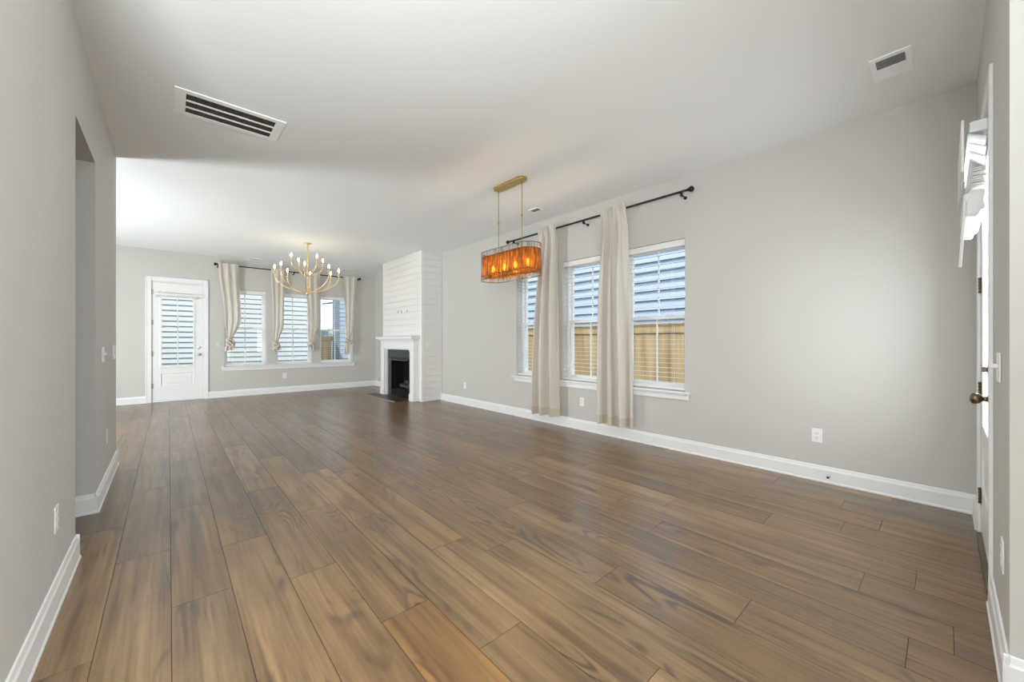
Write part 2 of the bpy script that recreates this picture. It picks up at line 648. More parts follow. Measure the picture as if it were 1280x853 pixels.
# floor: planks along the long axis, real gaps between them
bm = B()
lay = bm.loops.layers.color.new('plank')
PW, X0 = 0.228, 0.009
rnd = random.Random(11)
joints = {-2: [3.61], -1: [3.03], 0: [2.36, 3.73], 1: [2.86, 4.39], 2: [2.24, 3.75], 3: [1.63], 4: [1.23], 6: [1.78], 7: [1.18],
          8: [0.61, 2.13], 9: [0.10], 10: [1.27], 12: [0.10], 14: [0.45]}
tones = {(3, 1.0): (0.52, 1.0), (0, 2.0): (0.30, 0.12), (2, 3.9): (0.86, 0.42), (6, 1.2): (0.60, 0.28), (4, 1.5): (0.46, 0.42),
         (3, 2.0): (0.45, 0.55), (7, 1.6): (0.42, 0.08), (8, 1.0): (0.66, 0.25), (1, 2.2): (0.44, 0.5), (2, 1.8): (0.46, 0.62)}
g = 0.0011
for k in range(math.floor((XW - X0) / PW), math.ceil((XR - X0) / PW) + 1):
    xa, xb = max(X0 + k * PW, XW), min(X0 + (k + 1) * PW, XR + 0.02)
    if xb - xa < 0.01:
        continue
    js = list(joints.get(k, [YB + 3 + rnd.random() * 1.8]))
    ys = sorted(js)
    y = ys[0]
    low = []
    while y > YB:
        y -= rnd.uniform(1.25, 1.85)
        low.append(max(y, YB))
    y = ys[-1]
    high = []
    while y < YF:
        y += rnd.uniform(1.25, 1.85)
        high.append(min(y, YF + 0.02))
    cuts = low[::-1] + ys + high
    for ya, yb in zip(cuts, cuts[1:]):
        tone, hue, seed = min(1, max(0, rnd.gauss(0.46, 0.17))), min(0.78, max(0.1, rnd.gauss(0.46, 0.16))), rnd.random()
        for (kk, yy), th in tones.items():
            if kk == k and ya < yy < yb:
                tone, hue = th
        vs = [bm.verts.new(p) for p in ((xa + g, ya + g, 0), (xb - g, ya + g, 0), (xb - g, yb - g, 0), (xa + g, yb - g, 0))]
        lo = [bm.verts.new(v.co + Vector((0, 0, -0.004))) for v in vs]
        fs = [bm.faces.new(vs)] + [bm.faces.new((lo[i], lo[(i + 1) % 4], vs[(i + 1) % 4], vs[i])) for i in range(4)]
        for f in fs:
            for lp in f.loops:
                lp[lay] = (tone, hue, seed, 1)
fl = obj('floor', bm, 'floor')
tag(fl, kind='structure')
bm = B()
box(bm, XW - 0.12, XR + TH, YB - 0.12, YF + TH, -0.3, -0.003)
tag(obj('floor_base', bm, 'seam', fl), kind='structure')

# baseboards
BBP = [(0, 0), (0.021, 0), (0.021, 0.012), (0.016, 0.02), (0.016, 0.108), (0.011, 0.118), (0.007, 0.138), (0, 0.142)]


def baseboard(name, runs):
    bm = B()
    for p0, p1, out in runs:
        extrude_profile(bm, BBP, (*p0, 0), (*p1, 0), (*out, 0))
    tag(obj(name, bm, 'trim', bevel=0.0015, segs=1), kind='structure')


baseboard('baseboard_right', [((XR, YD), (XR, 6.987), (-1, 0)), ((XR, 8.842), (XR, YF), (-1, 0))])
baseboard('baseboard_far', [((XW, YF), (-0.335, YF), (0, -1)), ((0.625, YF), (XR - 0.021, YF), (0, -1))])
baseboard('baseboard_entry', [((2.17 - 0.0152, YD), (2.845, YD), (0, 1)), ((3.90, YD), (XR - 0.021, YD), (0, 1)),
                              ((2.17, YB), (2.17, YD + 0.0145), (-1, 0))])
baseboard('baseboard_left', [((XL, 1.935 - 0.016), (XL, 3.235 + 0.016), (1, 0)), ((XL - 0.13, 1.935), (XL + 0.016, 1.935), (0, -1)),
                             ((XL - 0.13, 3.235), (XL + 0.016, 3.235), (0, 1)),
                             ((XL, 4.03 - 0.016), (XL, 5.47 + 0.016), (1, 0)), ((XL - 0.13, 4.03), (XL + 0.016, 4.03), (0, -1)),
                             ((XL - 0.13, 5.47), (XL + 0.016, 5.47), (0, 1))])
baseboard('baseboard_hall', [((XW, 4.03), (XL - 0.13, 4.03), (0, -1))])

# ------------------------------------------------------------------ windows


def make_window(idx, axis, a0, a1):
    """double-hung window in a drywall return; local: u along wall, v = depth out of the room"""
    c = XR if axis == 'x' else YF

    def bx(bm, u0, u1, v0, v1, z0, z1):
        if axis == 'x':
            box(bm, c + v0, c + v1, u0, u1, z0, z1)
        else:
            box(bm, u0, u1, c + v0, c + v1, z0, z1)
    root = empty('window_%d' % idx, (0, 0, 0))
    tag(root, kind='structure')
    bm = B()
    e = 0.03
    bx(bm, a0, a0 + e, 0.11, TH, W_Z0, W_Z1)
    bx(bm, a1 - e, a1, 0.11, TH, W_Z0, W_Z1)
    bx(bm, a0 + e, a1 - e, 0.11, TH, W_Z0, W_Z0 + e)
    bx(bm, a0 + e, a1 - e, 0.11, TH, W_Z1 - e, W_Z1)
    obj('frame', bm, 'trim', root, bevel=0.003)
    zm = 1.505
    for nm, v0, z0, z1 in (('lower_sash', 0.125, W_Z0 + e, zm + 0.02), ('upper_sash', 0.165, zm - 0.02, W_Z1 - e)):
        bm = B()
        w = 0.034
        ua, ub = a0 + e, a1 - e
        bx(bm, ua, ua + w, v0, v0 + 0.035, z0, z1)
        bx(bm, ub - w, ub, v0, v0 + 0.035, z0, z1)
        bx(bm, ua + w, ub - w, v0, v0 + 0.035, z0, z0 + 0.04)
        bx(bm, ua + w, ub - w, v0, v0 + 0.035, z1 - 0.04, z1)
        s = obj(nm, bm, 'plastic', root, bevel=0.003)
        bm = B()
        um = (a0 + a1) / 2
        bx(bm, um - 0.009, um + 0.009, v0 + 0.008, v0 + 0.026, z0 + 0.04, z1 - 0.04)
        obj('muntin', bm, 'plastic', s, bevel=0.002, segs=1)
        bm = B()
        bx(bm, ua + w, ub - w, v0 + 0.015, v0 + 0.019, z0 + 0.04, z1 - 0.04)
        obj('pane', bm, 'glass', s)
        if nm == 'lower_sash':
            for uu in (um - 0.18, um + 0.18):
                bm = B()
                bx(bm, uu - 0.028, uu + 0.028, v0 - 0.012, v0 + 0.012, z1 + 0.001, z1 + 0.016)
                obj('sash_lock', bm, 'plastic', s, bevel=0.004)
    return root


for i, (a, b) in enumerate(RW):
    make_window(i + 1, 'x', a, b)
for i, (a, b) in enumerate(FW):
    make_window(i + 4, 'y', a, b)


def sill(idx, axis, a0, a1):
    c = XR if axis == 'x' else YF

    def bx(bm, u0, u1, v0, v1, z0, z1):
        if axis == 'x':
            box(bm, c - v1, c - v0, u0, u1, z0, z1)
        else:
            box(bm, u0, u1, c - v1, c - v0, z0, z1)
    root = empty('trim_%d' % idx, (0, 0, 0))
    tag(root, kind='structure')
    bm = B()
    bx(bm, a0 - 0.06, a1 + 0.06, 0.0, 0.055, W_Z0 - 0.022, W_Z0 + 0.001)
    obj('stool', bm, 'trim', root, bevel=0.006)
    bm = B()
    bx(bm, a0 - 0.04, a1 + 0.04, 0.0, 0.02, W_Z0 - 0.092, W_Z0 - 0.023)
    bx(bm, a0 - 0.045, a1 + 0.045, 0.0, 0.032, W_Z0 - 0.042, W_Z0 - 0.0225)
    obj('apron', bm, 'trim', root, bevel=0.004)


sill(1, 'x', RW[0][0], RW[2][1])
sill(2, 'y', FW[0][0], FW[2][1])

# ------------------------------------------------------------------ doors


def half_lite_door(name, x0, x1, ztop, face, out, wall_c0, gl, hinge_z, knob_x, knob_mat, hinge_side, proud=0.01, gd=0.02):
    """door in a wall of constant y. face = room-side face of the slab, out = -1 (room is at lower y) or +1"""
    root = empty(name, ((x0 + x1) / 2, face, 0))
    tag(root, kind='structure')
    inv = Matrix.Translation(Vector((-(x0 + x1) / 2, -face, 0)))

    def bx(bm, xa, xb, da, db, za, zb):      # d measured from the face towards outside (away from the room)
        ya, yb = sorted((face - out * da, face - out * db))
        box(bm, xa, xb, ya, yb, za, zb, inv)
    gx0, gx1, gz0, gz1 = gl
    px0, px1, pz0, pz1 = gx0 - 0.012, gx1 + 0.002 - 0.03, 0.316, 0.585
    px0, px1 = gx0, gx1
    z0, z1 = 0.032, ztop - 0.03
    xa, xb = x0 + 0.016, x1 - 0.016
    bm = B()
    bx(bm, xa, gx0, 0, 0.045, z0, z1)
    bx(bm, gx1, xb, 0, 0.045, z0, z1)
    bx(bm, gx0, gx1, 0, 0.045, z0, pz0)
    bx(bm, gx0, gx1, 0, 0.045, pz1, gz0)
    bx(bm, gx0, gx1, 0, 0.045, gz1, z1)
    slab = obj('slab', bm, 'trim', root)
    bm = B()
    bx(bm, px0, px1, 0.014, 0.035, pz0, pz1)
    bx(bm, px0 + 0.045, px1 - 0.045, 0.004, 0.02, pz0 + 0.045, pz1 - 0.045)
    for q in ((px0, px1, pz0, pz0 + 0.014), (px0, px1, pz1 - 0.014, pz1), (px0, px0 + 0.014, pz0, pz1), (px1 - 0.014, px1, pz0, pz1)):
        bx(bm, q[0], q[1], -0.004, 0.016, q[2], q[3])
    obj('raised_panel', bm, 'trim', slab, bevel=0.004)
    bm = B()
    w = 0.026
    bx(bm, gx0 - 0.01, gx0 + w, -proud, 0.055, gz0 - 0.01, gz1 + 0.01)
    bx(bm, gx1 - w, gx1 + 0.01, -proud, 0.055, gz0 - 0.01, gz1 + 0.01)
    bx(bm, gx0 + w, gx1 - w, -proud, 0.055, gz0 - 0.01, gz0 + w)
    bx(bm, gx0 + w, gx1 - w, -proud, 0.055, gz1 - w, gz1 + 0.01)
    obj('glass_frame', bm, 'plastic', slab, bevel=0.004)
    bm = B()
    bx(bm, gx0 + w, gx1 - w, gd, gd + 0.006, gz0 + w, gz1 - w)
    obj('pane', bm, 'glass', slab)
    bm = B()
    xm = (gx0 + gx1) / 2
    zm = gz0 + (gz1 - gz0) * 0.53
    bx(bm, xm - 0.011, xm + 0.011, 0.027, 0.036, gz0 + w, gz1 - w)
    bx(bm, gx0 + w, gx1 - w, 0.027, 0.036, zm - 0.008, zm + 0.008)
    obj('muntin', bm, 'plastic', slab)
    # jamb
    bm = B()
    d0, d1 = -0.002 if out > 0 else -0.0, 0.13
    bx(bm, x0, x0 + 0.014, d0, d1, 0, ztop)
    bx(bm, x1 - 0.014, x1, d0, d1, 0, ztop)
    bx(bm, x0 + 0.014, x1 - 0.014, d0, d1, ztop - 0.026, ztop)
    obj('jamb', bm, 'trim', root)
    bm = B()
    bx(bm, x0 + 0.014, x1 - 0.014, -0.02, d1, 0.002, 0.028)
    obj('threshold', bm, knob_mat if out > 0 else 'trim', root, bevel=0.004)
    # hinges
    hx = x0 + 0.012 if hinge_side < 0 else x1 - 0.012
    for hz in hinge_z:
        bm = B()
        m = inv @ Matrix.Translation((hx, face + out * 0.007, hz - 0.05))
        for q in range(5):
            lathe(bm, [(0.0065, q * 0.02 + 0.001), (0.0075, q * 0.02 + 0.003), (0.0075, q * 0.02 + 0.017), (0.0065, q * 0.02 + 0.019)], m, 10)
        bx(bm, hx - 0.026, hx + 0.026, -0.002, 0.0015, hz - 0.05, hz + 0.05)
        obj('hinge', bm, 'bronze' if knob_mat == 'bronze' else 'nickel', slab)
    # knob and deadbolt, axis towards the room
    R = Matrix.Rotation(-out * PI / 2, 4, 'X')
    m = inv @ Matrix.Translation((knob_x, face, 0.94)) @ R
    bm = B()
    lathe(bm, [(0.032, 0), (0.033, 0.004), (0.028, 0.010), (0.013, 0.014), (0.011, 0.028), (0.016, 0.032), (0.026, 0.040), (0.0285, 0.052), (0.026, 0.062), (0.017, 0.069), (0.004, 0.071)], m, 24)
    obj('knob', bm, knob_mat, slab, smooth=True)
    m = inv @ Matrix.Translation((knob_x, face, 1.085)) @ R
    bm = B()
    lathe(bm, [(0.03, 0), (0.031, 0.005), (0.026, 0.013), (0.010, 0.014), (0.010, 0.018)], m, 24)
    bx(bm, knob_x - 0.004, knob_x + 0.004, -0.032, -0.014, 1.072, 1.098)
    obj('deadbolt', bm, knob_mat, slab, bevel=0.002)
    return root


half_lite_door('door_1', BD[0], BD[1], BD[2], YF + 0.012, -1, YF, (-0.128, 0.405, 0.685, 2.225), (0.33, 0.97, 1.6, 2.21), 0.482, 'nickel', -1)
half_lite_door('door_2', ED[0], ED[1], ED[2], YD - 0.004, 1, YD, (3.06, 3.69, 0.685, 2.225), (0.256, 0.92, 1.575, 2.21), 3.0, 'bronze', 1, 0.002, 0.001)


def casing(idx, x0, x1, ztop, c, out, t=0.018, bt=0.006):
    w = 0.085
    bm = B()
    for (a, b, z0, z1) in ((x0 - w + 0.006, x0 + 0.006, 0, ztop + w), (x1 - 0.006, x1 + w - 0.006, 0, ztop + w), (x0 + 0.006, x1 - 0.006, ztop - 0.004, ztop + w)):
        ya, yb = sorted((c, c + out * t))
        box(bm, a, b, ya, yb, z0, z1)
    for (a, b, z0, z1) in ((x0 - w + 0.006, x0 - w + 0.026, 0, ztop + w), (x1 + w - 0.026, x1 + w - 0.006, 0, ztop + w), (x0 - w + 0.006, x1 + w - 0.006, ztop + w - 0.02, ztop + w)):
        ya, yb = sorted((c + out * t, c + out * (t + bt)))
        box(bm, a, b, ya, yb, z0, z1)
    tag(obj('trim_%d' % idx, bm, 'trim', bevel=0.003), kind='structure')


casing(3, BD[0], BD[1], BD[2], YF, -1)
casing(4, ED[0], ED[1], ED[2], YD, 1, 0.011, 0.002)

# ------------------------------------------------------------------ shiplap chimney breast
CX, CY0, CY1 = 3.79, 6.987, 8.842
FB = (7.36, 8.47, 1.0)     # firebox hole y0,y1,top
bm = B()
grid_boxes(bm, 'x', CX + 0.012, CX + 0.06, CY0 + 0.012, CY1 - 0.012, 0, CH, [(FB[0], FB[1], 0, FB[2])])
box(bm, CX + 0.06, XR, CY0 + 0.012, CY0 + 0.06, 0, CH)
box(bm, CX + 0.06, XR, CY1 - 0.06, CY1 - 0.012, 0, CH)
cb = tag(obj('wall_chimney', bm, 'ship'), kind='structure')
bm = B()
P = 0.131
n = int(CH / P) + 1
for i in range(n):
    z0, z1 = i * P + 0.0025, min((i + 1) * P - 0.0025, CH)
    if z0 < FB[2] + 0.02:
        for a, b in ((CY0 + 0.045, FB[0]), (FB[1], CY1 - 0.045)):
            box(bm, CX, CX + 0.012, a, b, z0, z1)
        if z1 > FB[2]:
            box(bm, CX, CX + 0.012, FB[0], FB[1], max(z0, FB[2]), z1)
    else:
        box(bm, CX, CX + 0.012, CY0 + 0.045, CY1 - 0.045, z0, z1)
    box(bm, CX + 0.045, XR - 0.03, CY0, CY0 + 0.012, z0, z1)
    box(bm, CX + 0.045, XR, CY1 - 0.012, CY1, z0, z1)
obj('shiplap_boards', bm, 'ship', cb, bevel=0.002, segs=1)
bm = B()
for (x0, x1, y0, y1) in ((CX - 0.004, CX + 0.012, CY0 - 0.004, CY0 + 0.045), (CX + 0.012, CX + 0.045, CY0 - 0.004, CY0 + 0.012),
                         (CX - 0.004, CX + 0.012, CY1 - 0.045, CY1 + 0.004), (CX + 0.012, CX + 0.045, CY1 - 0.012, CY1 + 0.004),
                         (XR - 0.03, XR, CY0 - 0.004, CY0 + 0.012)):
    box(bm, x0, x1, y0, y1, 0, CH)
obj('corner_trim', bm, 'trim', cb, bevel=0.002, segs=1)

# ------------------------------------------------------------------ mantel
man = empty('fireplace_mantel', (CX, 7.915, 0))
tag(man, 'white painted fireplace mantel with two legs against the shiplap chimney', 'mantel')
mi = Matrix.Translation((-CX, -7.915, 0))
for (y0, y1) in ((7.115, 7.285), (8.545, 8.715)):
    bm = B()
    box(bm, CX - 0.11, CX - 0.002, y0, y1, 0.002, 1.06, mi)
    box(bm, CX - 0.125, CX - 0.002, y0 - 0.012, y1 + 0.012, 0.002, 0.13, mi)
    box(bm, CX - 0.119, CX - 0.002, y0 - 0.006, y1 + 0.006, 0.13, 0.15, mi)
    box(bm, CX - 0.12, CX - 0.002, y0 - 0.008, y1 + 0.008, 1.02, 1.06, mi)
    obj('leg', bm, 'trim', man, bevel=0.003)
bm = B()
box(bm, CX - 0.10, CX - 0.002, 7.121, 8.709, 1.0602, 1.225, mi)
for (y0, y1) in ((7.115, 7.285), (8.545, 8.715)):
    box(bm, CX - 0.112, CX - 0.002, y0, y1, 1.0605, 1.2245, mi)
obj('frieze', bm, 'trim', man, bevel=0.003)
bm = B()
for d, z0, z1 in ((0.015, 1.2255, 1.24), (0.03, 1.24, 1.254), (0.05, 1.254, 1.27)):
    box(bm, CX - 0.112 - d, CX - 0.002, 7.115 - d * 0.9, 8.715 + d * 0.9, z0, z1, mi)
obj('crown_moulding', bm, 'trim', man, bevel=0.004)
bm = B()
box(bm, CX - 0.205, CX - 0.002, 7.04, 8.79, 1.2705, 1.318, mi)
obj('shelf', bm, 'trim', man, bevel=0.006)
bm = B()
for (y0, y1, z0, z1) in ((7.287, 7.305, 0.002, 1.058), (8.525, 8.543, 0.002, 1.058), (7.305, 8.525, 1.04, 1.058)):
    box(bm, CX - 0.06, CX - 0.002, y0, y1, z0, z1, mi)
obj('inner_trim', bm, 'trim', man, bevel=0.002)

# firebox
fb = empty('gas_fireplace', (CX, 7.915, 0))
tag(fb, 'black gas fireplace insert with slate surround inside the white mantel', 'fireplace')
bm = B()
for (y0, y1, z0, z1) in ((7.307, 7.46, 0.004, 1.038), (8.37, 8.523, 0.004, 1.038), (7.46, 8.37, 0.86, 1.038)):
    box(bm, CX - 0.018, CX - 0.0015, y0, y1, z0, z1, mi)
obj('slate_surround', bm, 'slate', fb, bevel=0.002)
bm = B()
box(bm, CX - 0.012, CX + 0.30, 7.462, 7.475, 0.03, 0.858, mi)
box(bm, CX - 0.012, CX + 0.30, 8.355, 8.368, 0.03, 0.858, mi)
box(bm, CX - 0.012, CX + 0.30, 7.475, 8.355, 0.03, 0.045, mi)
box(bm, CX + 0.285, CX + 0.30, 7.475, 8.355, 0.045, 0.845, mi)
box(bm, CX - 0.012, CX + 0.30, 7.475, 8.355, 0.845, 0.858, mi)
obj('firebox', bm, 'firemetal', fb)
bm = B()
A = [(CX - 0.015, 0.83), (CX - 0.075, 0.80), (CX - 0.078, 0.812), (CX - 0.015, 0.858)]
va = [bm.verts.new(mi @ Vector((x, 7.47, z))) for x, z in A]
vb = [bm.verts.new(mi @ Vector((x, 8.36, z))) for x, z in A]
for i in range(4):
    bm.faces.new((va[i], va[(i + 1) % 4], vb[(i + 1) % 4], vb[i]))
bm.faces.new(va[::-1])
bm.faces.new(vb)
obj('hood', bm, 'hood', fb, bevel=0.002)
bm = B()
for i in range(4):
    box(bm, CX - 0.02, CX - 0.004, 7.50, 8.33, 0.055 + i * 0.028, 0.07 + i * 0.028, mi)
obj('lower_louver', bm, 'firemetal', fb)
for (xc, y0, y1, z, r, tilt) in ((0.12, 7.6, 8.2, 0.22, 0.045, 0.04), (0.19, 7.65, 8.25, 0.23, 0.05, -0.05), (0.15, 7.7, 8.1, 0.31, 0.035, 0.12)):
    bm = B()
    pts = []
    for q in range(7):
        u = q / 6
        pts.append(mi @ Vector((CX + xc + tilt * (u - 0.5), y0 + (y1 - y0) * u, z + 0.015 * math.sin(q * 2.1))))
    tube(bm, pts, [r * (0.85 + 0.2 * math.sin(q * 1.7)) for q in range(7)], 9)
    obj('log', bm, 'log', fb, smooth=True)
bm = B()
box(bm, CX + 0.06, CX + 0.25, 7.56, 8.27, 0.045, 0.165, mi)
for q in range(6):
    box(bm, CX + 0.05, CX + 0.27, 7.62 + q * 0.115, 7.635 + q * 0.115, 0.155, 0.18, mi)
obj('log_grate', bm, 'firemetal', fb, bevel=0.004)

# hearth
he = empty('hearth', (3.58, 8.0, 0))
tag(he, 'flat black slate hearth on the floor in front of the fireplace', 'hearth')
bm = B()
box(bm, -0.195, 0.075, -0.69, 0.52, 0.001, 0.012)
obj('slab', bm, 'slate', he, bevel=0.002)
bm = B()
box(bm, -0.222, -0.196, -0.69, 0.85, 0.001, 0.011)
obj('edge_strip', bm, 'beige', he, bevel=0.003)
bm = B()
box(bm, -0.195, 0.075, 0.521, 0.85, 0.001, 0.012)
obj('slab', bm, 'slate', he, bevel=0.002)

# ------------------------------------------------------------------ wall plates


def wall_plate(name, label, cat, loc, rotz, kind='outlet', w=0.075, h=0.12, group='white wall plates', pm='plate'):
    """plate in local xz, facing local -y"""
    o = empty(name, loc, rotz)
    tag(o, label, cat, group)
    bm = B()
    box(bm, -w / 2, w / 2, -0.006, -0.0005, -h / 2, h / 2)
    obj('plate', bm, pm, o, bevel=0.003)
    if kind == 'outlet':
        for s in (-1, 1):
            bm = B()
            box(bm, -0.017, 0.017, -0.0085, -0.006, s * 0.02 - 0.014, s * 0.02 + 0.014)
            r = obj('receptacle', bm, 'plastic', o, bevel=0.004)
            bm = B()
            for q in (-0.007, 0.005):
                box(bm, q, q + 0.002, -0.0088, -0.0084, s * 0.02 - 0.003, s * 0.02 + 0.008)
            box(bm, -0.002, 0.002, -0.0088, -0.0084, s * 0.02 - 0.011, s * 0.02 - 0.007)
            obj('slots', bm, 'slot', r)
    elif kind == 'toggle':
        n = max(1, round(w / 0.046) - 1) if w > 0.1 else 1
        for i in range(n):
            bm = B()
            cx = (i - (n - 1) / 2) * 0.046
            box(bm, cx - 0.005, cx + 0.005, -0.022, -0.006, -0.004, 0.012)
            obj('toggle', bm, 'plastic', o, bevel=0.003)
    elif kind == 'rocker':
        n = 2 if w > 0.1 else 1
        for i in range(n):
            bm = B()
            cx = (i - (n - 1) / 2) * 0.046
            box(bm, cx - 0.016, cx + 0.016, -0.010, -0.006, -0.033, 0.033)
            obj('rocker', bm, 'plastic' if pm == 'plate' else pm, o, bevel=0.003)
    elif kind == 'stack':
        for z in (-0.034, 0.034):
            bm = B()
            box(bm, -0.05, 0.05, -0.016, -0.006, z - 0.028, z + 0.028)
            obj('control_square', bm, 'plastic', o, bevel=0.004)
    elif kind == 'media':
        bm = B()
        box(bm, -0.018, 0.018, -0.0065, -0.0059, -0.034, 0.034)
        obj('recess', bm, 'vent_gray', o, bevel=0.002)
    return o


RZ = -PI / 2        # local -y -> world -x  (right wall)
G_R = 'outlets on the right wall'
wall_plate('wall_outlet', 'white duplex outlet on bare stretch of right wall near entry door', 'outlet', (XR, 0.748, 0.398), RZ, group=G_R)
wall_plate('wall_outlet', 'white duplex outlet under the windows between the two long curtains', 'outlet', (XR, 3.322, 0.392), RZ, group=G_R)
wall_plate('wall_outlet', 'white duplex outlet low on right wall between chimney and windows', 'outlet', (XR, 6.13, 0.37), RZ, group=G_R)
wall_plate('wall_outlet', 'white duplex outlet below the far triple window', 'outlet', (2.06, YF, 0.405), 0)
wall_plate('wall_outlet', 'pale outlet on the shiplap side of the chimney beside mantel', 'outlet', (3.93, CY0, 1.16), 0)
wall_plate('switch_plate', 'small pale plate beside the back door on far wall', 'switch', (0.80, YF, 1.15), 0, 'rocker', pm='almond')
for i, y in enumerate((8.04, 7.87, 7.61)):
    wall_plate('media_plate', ('recessed media plate high on chimney, nearest the far wall of three', 'recessed media plate high on chimney, middle one of three',
                               'recessed media plate high on chimney, nearest the camera of three')[i], 'media plate', (CX - 0.0005, y, 1.865), RZ, 'media', group='media plates above the mantel')
LZ = PI / 2         # local -y -> world +x  (left wall)
wall_plate('wall_outlet', 'white duplex outlet low on near left wall section before the opening', 'outlet', (XL, 2.725, 0.405), LZ, group='outlets on the left wall')
wall_plate('wall_outlet', 'white duplex outlet low on left wall beyond the opening', 'outlet', (XL, 4.68, 0.425), LZ, group='outlets on the left wall')
wall_plate('switch_plate', 'white toggle switch plate on left wall just past the opening', 'switch', (XL, 4.42, 1.12), LZ, 'toggle', 0.12)
wall_plate('switch_plate', 'white plate with two stacked square controls at end corner of left wall', 'switch', (XL, 5.17, 1.12), LZ, 'stack', 0.125, 0.14)
wall_plate('switch_plate', 'white toggle switch plate on the wall strip beside the entry door', 'switch', (2.52, YD, 1.12), PI, 'toggle', 0.12)
wall_plate('wall_outlet', 'white duplex outlet low on the wall strip beside the entry door', 'outlet', (2.36, YD, 0.415), PI)

# spring door stop on the right baseboard
ds = empty('door_stop', (XR - 0.016, 0.664, 0.062))
tag(ds, 'small metal spring door stop on the right wall baseboard', 'door stop')
bm = B()
lathe(bm, [(0.011, 0), (0.011, 0.004), (0.005, 0.006), (0.005, 0.04)], Matrix.Rotation(-PI / 2, 4, 'Y'), 12)
obj('spring', bm, 'nickel', ds)
bm = B()
lathe(bm, [(0.008, 0.04), (0.009, 0.043), (0.008, 0.052)], Matrix.Rotation(-PI / 2, 4, 'Y'), 12)
obj('rubber_tip', bm, 'slot', ds)

# ------------------------------------------------------------------ ceiling registers
rg = empty('return_air_grille', (0.382, 3.86, CH))
tag(rg, 'large white ceiling return grille with three dark slotted rows', 'ceiling vent')
gx, gy = 0.352, 0.207
bm = B()
rows = ((-0.155, -0.062), (-0.040, 0.046), (0.068, 0.150))
ix = 0.285
box(bm, -gx, -ix, -gy, gy, -0.008, -0.001)
box(bm, ix, gx, -gy, gy, -0.008, -0.001)
prev = -gy
for a, b in rows:
    box(bm, -ix, ix, prev, a, -0.008, -0.001)
    prev = b
box(bm, -ix, ix, prev, gy, -0.008, -0.001)
obj('frame', bm, 'vent_white', rg, bevel=0.002)
for a, b in rows:
    bm = B()
    box(bm, -ix, ix, a, b, -0.0025, -0.0015)
    nf = 46
    for i in range(nf):
        x = -ix + (i + 0.5) * 2 * ix / nf
        m = Matrix.Translation((x, 0, -0.0052)) @ Matrix.Rotation(0.5, 4, 'Y')
        box(bm, -0.0012, 0.0012, a, b, -0.0024, 0.0024, m)
    obj('louver_row', bm, 'vent_dark', rg)

sg = empty('supply_register', (3.563, 0.236, CH))
tag(sg, 'white two-way ceiling register near the entry door corner', 'ceiling vent')
bm = B()
hx, hy = 0.155, 0.097
box(bm, -hx, -0.115, -hy, hy, -0.008, -0.001)
box(bm, 0.115, hx, -hy, hy, -0.008, -0.001)
box(bm, -0.115, 0.115, -hy, -0.068, -0.008, -0.001)
box(bm, -0.115, 0.115, 0.068, hy, -0.008, -0.001)
box(bm, -0.006, 0.004, -0.068, 0.068, -0.008, -0.001)
obj('frame', bm, 'vent_white', sg, bevel=0.002)
bm = B()
box(bm, -0.115, -0.006, -0.068, 0.068, -0.003, -0.0015)
for i in range(6):
    m = Matrix.Translation((-0.104 + i * 0.0185, 0, -0.0055)) @ Matrix.Rotation(0.75, 4, 'Y')
    box(bm, -0.001, 0.001, -0.068, 0.068, -0.003, 0.003, m)
tag(obj('louver_bank', bm, 'vent_gray', sg), 'dark louvers facing the camera')
bm = B()
box(bm, 0.004, 0.115, -0.068, 0.068, -0.003, -0.0015)
for i in range(6):
    m = Matrix.Translation((0.013 + i * 0.0185, 0, -0.0055)) @ Matrix.Rotation(-0.95, 4, 'Y')
    box(bm, -0.001, 0.001, -0.068, 0.068, -0.0045, 0.0045, m)
obj('louver_bank', bm, 'plastic', sg)


def small_register(label, loc, rz, hx, hy):
    r = empty('ceiling_register', loc, rz)
    tag(r, label, 'ceiling vent', 'small ceiling registers')
    bm = B()
    box(bm, -hx, hx, -hy, -hy * 0.72, -0.012, -0.001)
    box(bm, -hx, hx, hy * 0.72, hy, -0.012, -0.001)
    box(bm, -hx, -hx * 0.86, -hy * 0.72, hy * 0.72, -0.012, -0.001)
    box(bm, hx * 0.86, hx, -hy * 0.72, hy * 0.72, -0.012, -0.001)
    obj('frame', bm, 'vent_white', r, bevel=0.003)
    bm = B()
    box(bm, -hx * 0.86, hx * 0.86, -hy * 0.72, hy * 0.72, -0.003, -0.0015)
    for i in range(7):
        m = Matrix.Translation((0, -hy * 0.62 + i * hy * 0.2, -0.007)) @ Matrix.Rotation(0.7, 4, 'X')
        box(bm, -hx * 0.86, hx * 0.86, -0.001, 0.001, -0.004, 0.004, m)
    obj('louvers', bm, 'vent_gray', r)


small_register('small grey ceiling register above the long curtains beside pendant light', (3.80, 3.775, CH), PI / 2, 0.085, 0.06)
small_register('small ceiling register near far wall above leftmost far curtain', (1.43, 10.19, CH), 0, 0.11, 0.06)
small_register('small ceiling register near far wall above rightmost far curtain', (3.28, 10.17, CH), 0, 0.11, 0.06)

# ------------------------------------------------------------------ blinds


